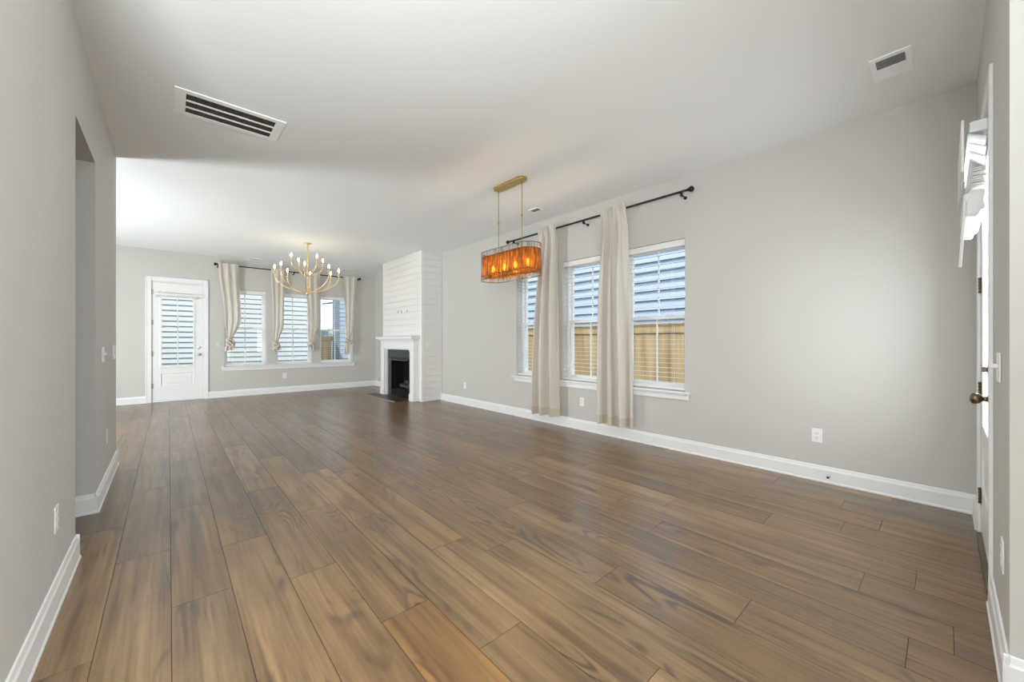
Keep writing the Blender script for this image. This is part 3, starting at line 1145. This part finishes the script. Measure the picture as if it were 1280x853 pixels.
def blind(axis, a0, a1, label, group):
    c = XR if axis == 'x' else YF
    loc = (c + 0.045, (a0 + a1) / 2, W_Z1) if axis == 'x' else ((a0 + a1) / 2, c + 0.045, W_Z1)
    root = empty('window_blind', loc, -PI / 2 if axis == 'x' else 0)     # local x along the window, local -y to the room
    tag(root, label, 'blind', group)
    hw = (a1 - a0) / 2 - 0.008
    H = W_Z1 - W_Z0
    bm = B()
    box(bm, -hw, hw, -0.03, -0.022, -0.075, -0.003)
    box(bm, -hw, hw, -0.022, 0.026, -0.045, -0.003)
    obj('headrail', bm, 'slat', root, bevel=0.003)
    bm = B()
    z = -0.085
    n = 0
    while z > -(H - 0.05):
        tilt = 0.02 * math.sin(n * 1.3)
        m = Matrix.Translation((0, 0, z)) @ Matrix.Rotation(tilt, 4, 'X')
        box(bm, -hw, hw, -0.0165, 0.0165, -0.0011, 0.0011, m)
        z -= 0.0545
        n += 1
    obj('slats', bm, 'slat', root)
    bm = B()
    box(bm, -hw, hw, -0.024, 0.024, -(H - 0.012), -(H - 0.034))
    obj('bottom_rail', bm, 'slat', root, bevel=0.003)
    bm = B()
    for x in (-hw * 0.62, hw * 0.62):
        for y in (-0.025, 0.025):
            box(bm, x - 0.0008, x + 0.0008, y - 0.0006, y + 0.0006, -(H - 0.03), -0.05)
    obj('ladder_cords', bm, 'slat', root)


RL = ('open white slat blind in the right-wall window nearest the entry door', 'open white slat blind in the right-wall window between the two long curtains',
      'open white slat blind in the right-wall window nearest the chimney')
FL = ('open white slat blind in the far window beside the back door', 'open white slat blind in the middle far window behind the chandelier',
      'open white slat blind in the far window nearest the chimney')
for (a, b), t in zip(RW, RL):
    blind('x', a, b, t, 'blinds in the right wall windows')
for (a, b), t in zip(FW, FL):
    blind('y', a, b, t, 'blinds in the far wall windows')

# back door blind: raised, only its headrail and stack show
db = empty('door_blind', (0.14, YF, 2.155))
tag(db, 'raised white blind mounted across the glass of the back door', 'blind')
bm = B()
box(bm, -0.345, 0.36, -0.042, -0.004, -0.005, 0.035)
obj('headrail', bm, 'slat', db, bevel=0.004)
bm = B()
for i in range(5):
    box(bm, -0.335, 0.30, -0.04, -0.006, -0.012 - i * 0.0085, -0.0065 - i * 0.0085)
obj('slat_stack', bm, 'slat', db)
for x in (-0.352, 0.36):
    bm = B()
    box(bm, x, x + 0.055, -0.05, -0.001, -0.008, 0.042)
    obj('bracket', bm, 'slat', db, bevel=0.004)

# entry door blind: raised stack seen end-on, with its wand
eb = empty('door_blind', (3.375, YD - 0.004, 2.33))
tag(eb, 'raised white blind bunched at the top of the entry door', 'blind')
bm = B()
box(bm, -0.36, 0.36, 0.012, 0.07, -0.055, 0.0)
obj('headrail', bm, 'slat', eb, bevel=0.004)
bm = B()
box(bm, -0.375, 0.375, 0.088, 0.098, -0.25, 0.015)
obj('valance', bm, 'slat', eb, bevel=0.004)
bm = B()
rr = random.Random(3)
for i in range(4):
    z = -0.075 - i * 0.045
    m = Matrix.Translation((0, 0.045, z)) @ Matrix.Rotation(0.5 + 0.1 * i, 4, 'X')
    box(bm, -0.357, 0.357, -0.034, 0.034, -0.0035, 0.0035, m)
for i in range(9):
    z = -0.235 - i * 0.011
    m = Matrix.Translation((0, 0.040 + rr.uniform(-0.004, 0.004), z)) @ Matrix.Rotation(rr.uniform(-0.15, 0.15), 4, 'X')
    box(bm, -0.352, 0.352, -0.022, 0.022, -0.003, 0.003, m)
obj('slat_stack', bm, 'slat', eb, bevel=0.001, segs=1)
bm = B()
m = Matrix.Translation((0, 0.05, -0.40)) @ Matrix.Rotation(0.18, 4, 'X')
box(bm, -0.362, 0.362, -0.024, 0.030, -0.075, 0.06, m)
m = Matrix.Translation((0, 0.052, -0.40)) @ Matrix.Rotation(-0.2, 4, 'X')
box(bm, -0.358, 0.358, -0.027, 0.033, -0.05, 0.05, m)
obj('bottom_rail', bm, 'slat', eb, bevel=0.014, segs=3)
bm = B()
tube(bm, [(-0.375, 0.085, -0.40), (-0.378, 0.092, -0.55), (-0.38, 0.102, -0.73)], 0.0055, 8)
obj('wand', bm, 'slat', eb)

# ------------------------------------------------------------------ curtain rods


def curtain_rod(axis, a0, a1, brackets, z, label):
    c = XR - 0.10 if axis == 'x' else YF - 0.10
    loc = (c, (a0 + a1) / 2, z) if axis == 'x' else ((a0 + a1) / 2, c, z)
    root = empty('curtain_rod', loc, -PI / 2 if axis == 'x' else 0)     # local x along rod; local +y to the wall
    tag(root, label, 'curtain rod', 'black curtain rods')
    hl = (a1 - a0) / 2
    bm = B()
    tube(bm, [(-hl, 0, 0), (hl, 0, 0)], 0.0125, 14)
    obj('pole', bm, 'black', root, smooth=True)
    for s in (-1, 1):
        bm = B()
        m = Matrix.Translation((s * (hl - 0.005), 0, 0)) @ Matrix.Rotation(s * PI / 2, 4, 'Y')
        lathe(bm, [(0.014, 0), (0.018, 0.006), (0.014, 0.012), (0.022, 0.02), (0.03, 0.034), (0.03, 0.05), (0.022, 0.062), (0.008, 0.068)], m, 18)
        obj('finial', bm, 'black', root, smooth=True)
    mid = (a0 + a1) / 2
    for b in brackets:
        x = (mid - b) if axis == 'x' else (b - mid)
        bm = B()
        tube(bm, [(x, 0.098, -0.045), (x, 0.05, -0.040), (x, 0.004, -0.030), (x, -0.002, -0.013)], 0.007, 8)
        lathe(bm, [(0.018, 0.0), (0.018, 0.006), (0.009, 0.01)], Matrix.Translation((x, 0.0985, -0.045)) @ Matrix.Rotation(PI / 2, 4, 'X'), 14)
        box(bm, x - 0.009, x + 0.009, -0.016, 0.016, -0.05, -0.0135)
        obj('bracket', bm, 'black', root)
    return root


curtain_rod('x', 1.83, 4.73, (1.90, 3.22, 4.62), 2.845, 'long black curtain rod on the right wall above three windows')
curtain_rod('y', 0.78, 3.76, (0.792, 2.24, 3.748), 2.872, 'black curtain rod above the triple window on the far wall')

# ------------------------------------------------------------------ curtains


def sheet(profile, base, axis, nu, nz, mtl, name, parent):
    """profile(s, q) -> (lateral, depth towards the room, z); s across 0..1, q down 0..1 ; coordinates are world, relative to base"""
    bm = B()
    rows = []
    for j in range(nz + 1):
        row = []
        for i in range(nu + 1):
            a, d, z = profile(i / nu, j / nz)
            p = Vector((base - d, a, z)) if axis == 'x' else Vector((a, base - d, z))
            row.append(bm.verts.new(p - parent.location))
        rows.append(row)
    for A, C in zip(rows, rows[1:]):
        for i in range(nu):
            bm.faces.new((A[i], A[i + 1], C[i + 1], C[i]))
    return obj(name, bm, mtl, parent, smooth=True)


def smooth(t):
    t = min(1, max(0, t))
    return t * t * (3 - 2 * t)


def straight_curtain(label, top, bot, z1, z0, seed, nf=4.5):
    """long panel on the right wall; top / bot = (y0, y1) extents"""
    r = random.Random(seed)
    ph = [r.uniform(0, 6.28) for _ in range(4)]
    root = empty('curtain', (XR - 0.10, (top[0] + top[1]) / 2, z0))
    tag(root, label, 'curtain', 'long curtains on the right wall')

    def prof_z(s, z):
        q = (z1 - z) / (z1 - z0)
        w = smooth(q * 1.1)
        y0, y1 = top[0] + (bot[0] - top[0]) * w, top[1] + (bot[1] - top[1]) * w
        k = s + 0.02 * math.sin(6.28 * s * 2 + ph[0] + q * 1.5)
        amp = (0.036 + 0.046 * smooth(q * 2.0)) * (0.75 + 0.5 * math.sin(PI * s + ph[0]) ** 2)
        d = amp * math.sin(2 * PI * nf * k + ph[1] + 0.5 * math.sin(q * 3 + ph[2])) + 0.012 * math.sin(2 * PI * nf * 1.9 * k + ph[3] + q * 2)
        # pocket squeezed on the pole near the top
        pk = math.exp(-((z - 2.845) / 0.03) ** 2)
        fine = 0.020 * math.sin(2 * PI * 9 * s + ph[3]) * math.exp(-((z - 2.86) / 0.12) ** 2)
        # the pleats sit in front of the pole along the heading
        hd = math.exp(-((z - 2.86) / 0.16) ** 2)
        d = d * (1 - 0.65 * hd) + fine + 0.030 * hd
        lat = y0 + (y1 - y0) * k + 0.012 * math.sin(2 * PI * nf * 2 * s + ph[2])
        return lat, d + 0.030 + 0.022 * smooth(q * 3), z
    sheet(lambda s, q: prof_z(s, z1 - q * (z1 - z0 - 0.11)), XR - 0.10, 'x', 120, 60, 'linen', 'panel', root)
    sheet(lambda s, q: prof_z(s, z0 + 0.11 - q * 0.11), XR - 0.10, 'x', 120, 4, 'hem', 'hem', root)
    return root


straight_curtain('long oatmeal linen curtain beside the window nearest the entry door', (2.55, 2.92), (2.475, 2.955), 2.885, 0.19, 3, 3.2)
straight_curtain('long oatmeal linen curtain nearer the chimney beside the pendant', (3.665, 3.998), (3.65, 4.19), 2.885, 0.15, 12, 3.3)


def knotted_curtain(label, top, mid, kx, kz, tail, tz, seed, nf=2.6):
    """short sheer panel gathered into a knot; top/mid/tail = (x0, x1) extents"""
    r = random.Random(seed)
    ph = [r.uniform(0, 6.28) for _ in range(4)]
    base = YF - 0.10
    z1 = 2.905
    root = empty('curtain', ((top[0] + top[1]) / 2, base, kz))
    tag(root, label, 'curtain', 'knotted curtains on the far wall')
    kw = 0.045

    def prof(s, q):
        z = z1 + (kz - z1) * q
        if q < 0.72:
            w = smooth(q / 0.72)
            x0, x1 = top[0] + (mid[0] - top[0]) * w, top[1] + (mid[1] - top[1]) * w
        else:
            w = smooth((q - 0.72) / 0.28)
            x0, x1 = mid[0] + (kx - kw - mid[0]) * w, mid[1] + (kx + kw - mid[1]) * w
        amp = 0.024 * (1 - 0.4 * q)
        d = amp * math.sin(2 * PI * nf * s + ph[0] + q) + 0.006 * math.sin(2 * PI * nf * 2.1 * s + ph[1] + 2 * q)
        d += 0.03 * smooth((q - 0.7) / 0.3) * math.sin(PI * s)
        hd = math.exp(-((z - 2.88) / 0.10) ** 2)
        return x0 + (x1 - x0) * s + 0.008 * math.sin(2 * PI * nf * 2 * s + ph[2]), d * (1 - 0.6 * hd) + 0.008 + 0.024 * hd, z
    sheet(prof, base, 'y', 80, 50, 'linen', 'panel', root)
    # knot: a twisted band of cloth wrapped about the gathered panel
    bm = B()
    for t in range(3):
        pts = []
        for i in range(15):
            a = 2 * PI * i / 14
            pts.append(Vector((kx + 0.058 * math.cos(a), base - 0.03 - 0.05 * math.sin(a), kz - 0.015 + t * 0.03 - 0.045 + 0.05 * math.cos(a + t * 1.3 + ph[3]))) - root.location)
        tube(bm, pts, [0.026 + 0.008 * math.sin(i * 1.1 + t) for i in range(15)], 10)
    k = obj('knot', bm, 'linen', root, smooth=True)

    def prof_t(s, q):
        z = kz + (tz - kz) * q
        w = smooth(q * 1.3)
        x0, x1 = kx - kw + (tail[0] - kx + kw) * w, kx + kw + (tail[1] - kx - kw) * w
        d = (0.02 + 0.012 * q) * math.sin(2 * PI * 2.5 * s + ph[1]) + 0.02
        return x0 + (x1 - x0) * s, d, z + 0.03 * (s - 0.5) * q
    sheet(prof_t, base, 'y', 40, 14, 'linen', 'tail', root)
    return root


knotted_curtain('knotted linen curtain on far wall nearest the back door', (0.80, 1.15), (0.91, 1.20), 1.00, 1.22, (0.90, 1.07), 1.02, 1)
knotted_curtain('knotted linen curtain between first and middle far windows', (1.76, 2.03), (1.80, 2.02), 1.86, 1.16, (1.80, 1.96), 1.0, 2)
knotted_curtain('knotted linen curtain directly behind the chandelier at the middle far window', (2.46, 2.81), (2.54, 2.80), 2.61, 1.18, (2.56, 2.70), 0.97, 3)
knotted_curtain('knotted linen curtain on far wall nearest the chimney', (3.35, 3.73), (3.42, 3.64), 3.50, 1.26, (3.38, 3.54), 0.88, 4)

# ------------------------------------------------------------------ chandelier
ch = empty('chandelier', (1.931, 7.89, CH))
tag(ch, 'gold twelve-arm candle chandelier hanging before the far windows', 'chandelier')
bm = B()
lathe(bm, [(0.066, -0.001), (0.066, -0.012), (0.05, -0.02), (0.018, -0.026), (0.012, -0.05)], None, 24)
obj('canopy', bm, 'gold', ch, smooth=True)
bm = B()
tube(bm, [(0, 0, -0.045), (0, 0, -0.93)], 0.009, 12)
for z in (-0.06, -0.30, -0.55):
    lathe(bm, [(0.009, z), (0.016, z - 0.008), (0.016, z - 0.022), (0.009, z - 0.03)], None, 14)
obj('stem', bm, 'gold', ch, smooth=True)
bm = B()
lathe(bm, [(0.012, -0.80), (0.028, -0.82), (0.032, -0.86), (0.024, -0.90), (0.034, -0.925), (0.036, -0.945), (0.02, -0.965), (0.006, -0.975)], None, 18)
obj('hub', bm, 'gold', ch, smooth=True)


def bez(p, n=14):
    out = []
    for i in range(n + 1):
        t = i / n
        out.append(tuple(sum(c * q[k] for c, q in zip(((1 - t) ** 3, 3 * t * (1 - t) ** 2, 3 * t * t * (1 - t), t ** 3), p)) for k in range(3)))
    return out


def arm(ang, R, z_top, z_hub):
    c, s = math.cos(ang), math.sin(ang)

    def P3(r, z):
        return (r * c, r * s, z)
    bm = B()
    tube(bm, bez([P3(0.02, z_hub), P3(R * 0.55, z_hub + 0.03), P3(R * 1.04, z_hub + 0.16), P3(R, z_top - 0.12)]), 0.0085, 8)
    a = obj('arm', bm, 'gold', ch, smooth=True)
    bm = B()
    mt = Matrix.Translation(P3(R, 0))
    lathe(bm, [(0.010, z_top - 0.125), (0.024, z_top - 0.118), (0.024, z_top - 0.110), (0.012, z_top - 0.106), (0.0115, z_top - 0.03)], mt, 14)
    obj('candle_sleeve', bm, 'gold', a, smooth=True)
    bm = B()
    lathe(bm, [(0.008, z_top - 0.032), (0.013, z_top - 0.02), (0.016, z_top - 0.004), (0.013, z_top + 0.012), (0.007, z_top + 0.026), (0.002, z_top + 0.034)], mt, 14)
    obj('bulb', bm, 'bulb', a, smooth=True)


# directions measured from the line of sight
va = math.atan2(7.89, 1.931)
for k in range(8):
    arm(va + PI / 2 + math.radians(k * 45 - 5) + PI, 0.53, -0.475, -0.93)
for k in range(4):
    arm(va - PI / 2 + math.radians(30 + 90 * k), 0.30, -0.275, -0.62)

# ------------------------------------------------------------------ dining pendant
PX, PY = 2.945, 3.345
pd = empty('pendant_light', (PX, PY, CH))
tag(pd, 'oval amber drum pendant light hanging on two thin rods', 'pendant light')


def capsule(L, Wd, n=18):
    r = Wd / 2
    pts = []
    for i in range(n + 1):
        a = PI * i / n
        pts.append((r * math.cos(a), L / 2 - r + r * math.sin(a)))
    for i in range(n + 1):
        a = PI + PI * i / n
        pts.append((r * math.cos(a), -(L / 2 - r) + r * math.sin(a)))
    # resample evenly
    P = [Vector(p) for p in pts]
    P.append(P[0])
    D = [0]
    for a, b in zip(P, P[1:]):
        D.append(D[-1] + (b - a).length)
    N = 160
    out = []
    j = 0
    for i in range(N):
        t = D[-1] * i / N
        while D[j + 1] < t:
            j += 1
        f = (t - D[j]) / max(1e-9, D[j + 1] - D[j])
        out.append(P[j].lerp(P[j + 1], f))
    return out


def band(L, Wd, z0, z1, wav=0.0, nz=6):
    bm = B()
    C = capsule(L, Wd)
    rows = []
    for j in range(nz + 1):
        z = z0 + (z1 - z0) * j / nz
        rows.append([bm.verts.new((p[0] * (1 + wav * math.sin(i * 2.1)), p[1] * (1 + wav * 0.4 * math.sin(i * 2.1)), z)) for i, p in enumerate(C)])
    for A, D in zip(rows, rows[1:]):
        for i in range(len(C)):
            k = (i + 1) % len(C)
            bm.faces.new((A[i], A[k], D[k], D[i]))
    return bm


def hoop(bm, L, Wd, z, r=0.004):
    C = capsule(L, Wd)
    pts = [(p[0], p[1], z) for p in C]
    tube(bm, pts + [pts[0]], r, 6, cap=False)


bm = B()
C = capsule(0.52, 0.13)
lo = [bm.verts.new((p[0], p[1], -0.026)) for p in C]
hi = [bm.verts.new((p[0], p[1], -0.001)) for p in C]
for i in range(len(C)):
    k = (i + 1) % len(C)
    bm.faces.new((lo[i], lo[k], hi[k], hi[i]))
bm.faces.new(lo[::-1])
bm.faces.new(hi)
obj('canopy', bm, 'brass', pd, bevel=0.003)
ZT, ZB = 2.285 - CH, 1.955 - CH
for s in (-1, 1):
    bm = B()
    tube(bm, [(0, s * 0.204, -0.026), (0, s * 0.204, -0.40), (0, s * 0.204, ZT - 0.10)], 0.0045, 8)
    for z in (-0.03, -0.40, ZT - 0.02):
        lathe(bm, [(0.0045, z), (0.009, z - 0.006), (0.009, z - 0.03), (0.0045, z - 0.036)], Matrix.Translation((0, s * 0.204, 0)), 10)
    obj('rod', bm, 'brass', pd)
OL, OW = 0.90, 0.30
bm = B()
hoop(bm, OL, OW, ZT)
hoop(bm, OL, OW, ZB)
hoop(bm, OL - 0.02, OW - 0.02, ZT - 0.058, 0.003)
hoop(bm, OL - 0.02, OW - 0.02, ZB + 0.05, 0.003)
C = capsule(OL, OW)
for i in range(0, 160, 10):
    tube(bm, [(C[i][0], C[i][1], ZB), (C[i][0], C[i][1], ZT)], 0.0025, 6)
obj('wire_frame', bm, 'bronze', pd)
obj('sheer_sleeve', band(OL - 0.004, OW - 0.004, ZB + 0.002, ZT - 0.002), 'sheer', pd)
obj('amber_drum', band(OL - 0.035, OW - 0.035, ZB + 0.045, ZT - 0.05, 0.014), 'amber', pd, smooth=True)
bm = B()
box(bm, -0.012, 0.012, -0.36, 0.36, ZT - 0.112, ZT - 0.10)
obj('lamp_bar', bm, 'brass', pd, bevel=0.002)
for i in range(4):
    y = -0.30 + 0.20 * i
    bm = B()
    mt = Matrix.Translation((0, y, 0))
    lathe(bm, [(0.013, ZT - 0.112), (0.015, ZT - 0.118), (0.015, ZT - 0.15), (0.011, ZT - 0.155)], mt, 14)
    s = obj('socket', bm, 'brass', pd, smooth=True)
    bm = B()
    lathe(bm, [(0.009, ZT - 0.155), (0.015, ZT - 0.17), (0.02, ZT - 0.19), (0.017, ZT - 0.21), (0.009, ZT - 0.225), (0.002, ZT - 0.235)], mt, 14)
    obj('bulb', bm, 'bulb2', s, smooth=True)

# ------------------------------------------------------------------ outdoors
bm = B()
nx, ny = 30, 40
gv = []
for i in range(nx + 1):
    row = []
    for j in range(ny + 1):
        x, y = XR + TH + (i / nx) * 14, -8 + (j / ny) * 48
        z = -0.25 + 0.64 * smooth((x - 5.0) / 1.9)
        row.append(bm.verts.new((x, y, z + 0.02 * math.sin(x * 5 + y * 3))))
    gv.append(row)
for i in range(nx):
    for j in range(ny):
        bm.faces.new((gv[i][j], gv[i + 1][j], gv[i + 1][j + 1], gv[i][j + 1]))
ya = YF + TH
v = [bm.verts.new(p) for p in ((-14, ya, -0.25), (XR + TH, ya, -0.25), (XR + TH, 40, -0.25), (-14, 40, -0.25))]
bm.faces.new(v)
tag(obj('ground_lawn', bm, 'lawn', smooth=True), kind='structure')


def siding(bm, p0, p1, out, z0, z1, pitch, butt):
    """lap siding from p0 to p1 (xy), facing out (xy)"""
    p0, p1, out = Vector((*p0, 0)), Vector((*p1, 0)), Vector((*out, 0))
    n = int(math.ceil((z1 - z0) / pitch))
    for i in range(n):
        za, zb = z0 + i * pitch, min(z0 + (i + 1) * pitch, z1)
        A = [p0 + out * butt, p1 + out * butt, p1 + out * 0.002, p0 + out * 0.002]
        a = [bm.verts.new(A[0] + Vector((0, 0, za))), bm.verts.new(A[1] + Vector((0, 0, za))), bm.verts.new(A[2] + Vector((0, 0, zb))), bm.verts.new(A[3] + Vector((0, 0, zb)))]
        b0 = bm.verts.new(p0 + Vector((0, 0, za)))
        b1 = bm.verts.new(p1 + Vector((0, 0, za)))
        bm.faces.new(a)
        bm.faces.new((b0, b1, a[1], a[0]))


def house(name, label, x0, x1, y0, y1, z1, faces, mtl, pitch, butt, gable=None):
    r = empty(name, ((x0 + x1) / 2, (y0 + y1) / 2, -0.25))
    tag(r, label, 'house', 'neighbouring houses')
    T = Matrix.Translation(-r.location)
    bm = B()
    box(bm, x0 + 0.01, x1 - 0.01, y0 + 0.01, y1 - 0.01, -0.25, z1, T)
    obj('wall_core', bm, mtl, r)
    for f in faces:
        bm = B()
        if f == 'w':
            siding(bm, (x0, y0), (x0, y1), (-1, 0), -0.25, z1, pitch, butt)
        else:
            siding(bm, (x0, y0), (x1, y0), (0, -1), -0.25, z1, pitch, butt)
        bm.transform(T)
        obj('siding', bm, mtl, r)
    bm = B()
    if gable == 'x':
        ym = (y0 + y1) / 2
        pr = [(y0 - 0.4, z1), (y1 + 0.4, z1), (ym, z1 + 1.9)]
        va = [bm.verts.new(T @ Vector((x0 - 0.4, a, b))) for a, b in pr]
        vb = [bm.verts.new(T @ Vector((x1 + 0.4, a, b))) for a, b in pr]
    else:
        xm = (x0 + x1) / 2
        pr = [(x0 - 0.1, z1), (x1 + 0.1, z1), (xm, z1 + 1.9)]
        va = [bm.verts.new(T @ Vector((a, y0 - 0.4, b))) for a, b in pr]
        vb = [bm.verts.new(T @ Vector((a, y1 + 0.4, b))) for a, b in pr]
    for i in range(3):
        bm.faces.new((va[i], va[(i + 1) % 3], vb[(i + 1) % 3], vb[i]))
    bm.faces.new(va)
    bm.faces.new(vb[::-1])
    obj('roof', bm, 'roof', r)
    return r, T


hA, T = house('neighbor_house', 'pale lap-sided house filling the door and first far windows', -9, 3.70, 14.0, 22, 3.35, 's', 'siding_white', 0.145, 0.034, 'x')
bm = B()
box(bm, 3.60, 3.72, 13.96, 14.0, -0.25, 3.35, T)
obj('corner_board', bm, 'ext_trim', hA)
hB, T = house('neighbor_house', 'blue lap-sided house behind the fence outside the right windows', 8.3, 16, -6, 18, 3.8, 'ws', 'siding', 0.219, 0.05)
hC, T = house('neighbor_house', 'grey-blue house with slate corner board in the far window nearest chimney', 6.09, 7.6, 20.2, 26, 3.9, 's', 'siding_gray', 0.207, 0.022)
bm = B()
box(bm, 6.07, 6.38, 20.15, 20.2, -0.25, 3.9, T)
tag(obj('corner_board', bm, 'corner', hC), 'slate blue corner board')
bm = B()
box(bm, 5.88, 6.065, 20.12, 20.2, -0.25, 1.9, T)
obj('white_post', bm, 'ext_trim', hC)
# the house stands turned: its side wall runs along the gap
hC.rotation_euler = (0, 0, -0.30)
cor = Vector((6.09, 20.2, -0.25))
hC.location = cor - Matrix.Rotation(-0.30, 3, 'Z') @ (cor - Vector(((6.09 + 7.6) / 2, (20.2 + 26) / 2, -0.25)))
hD, T = house('neighbor_house', 'distant white house seen through the gap in far window', 5.0, 14, 31, 38, 5.0, 's', 'siding_bright', 0.2, 0.01)
bm = B()
box(bm, 7.95, 9.15, 30.94, 30.98, 1.25, 2.0, T)
w = obj('window', bm, 'ext_glass', hD)
bm = B()
for q in ((7.85, 7.95, 1.15, 2.1), (9.15, 9.25, 1.15, 2.1), (7.95, 9.15, 2.0, 2.1), (7.95, 9.15, 1.15, 1.25)):
    box(bm, q[0], q[1], 30.93, 30.99, q[2], q[3], T)
obj('window_trim', bm, 'ext_trim', w)
bm = B()
tube(bm, [T @ Vector(p) for p in ((8.1, 29.2, 4.9), (9.3, 29.2, 4.05))], 0.07, 8)
tube(bm, [T @ Vector(p) for p in ((9.3, 29.2, 4.05), (8.1, 29.2, 3.85))], 0.05, 8)
tube(bm, [T @ Vector(p) for p in ((9.3, 29.2, 4.05), (9.3, 29.95, 3.6))], 0.05, 8)
obj('eave_bracket', bm, 'ext_dark', hD)


def fence(name, label, axis, c, a0, a1, zb, zt, out):
    mid = (a0 + a1) / 2
    r = empty(name, (c, mid, zb) if axis == 'x' else (mid, c, zb), PI / 2 if axis == 'x' else 0)
    tag(r, label, 'fence', 'wooden yard fences')
    # local x along fence, local y = out * ...
    h = zt - zb
    s = out
    rr = random.Random(5)
    bm = B()
    n = int((a1 - a0) / 0.145)
    for i in range(n):
        x = -(a1 - a0) / 2 + i * 0.145
        y = s * rr.uniform(0, 0.004)
        box(bm, x + 0.002, x + 0.143, min(y, y + s * 0.018), max(y, y + s * 0.018), 0.0, h - 0.02 - rr.uniform(0, 0.006))
    tag(obj('picket_boards', bm, 'fence', r))
    bm = B()
    ya, yb = sorted((s * 0.024, s * 0.045))
    box(bm, -(a1 - a0) / 2, (a1 - a0) / 2, ya, yb, h - 0.19, h - 0.03)
    obj('top_board', bm, 'fence', r)
    bm = B()
    box(bm, -(a1 - a0) / 2, (a1 - a0) / 2, -0.05, 0.07, h - 0.028, h)
    obj('cap_board', bm, 'fence', r)
    for i in range(int((a1 - a0) / 2.4) + 1):
        x = -(a1 - a0) / 2 + i * 2.4
        bm = B()
        box(bm, x, x + 0.09, *sorted((-s * 0.1, -s * 0.005)), 0, h - 0.03)
        obj('post', bm, 'fence', r)


fence('yard_fence', 'tan wooden board fence outside the right-wall windows', 'x', 7.2, -3, 13.2, 0.40, 1.575, 1)
fence('yard_fence', 'short tan wooden fence in the gap outside the far window', 'y', 17.5, 3.75, 5.30, -0.25, 1.42, -1)
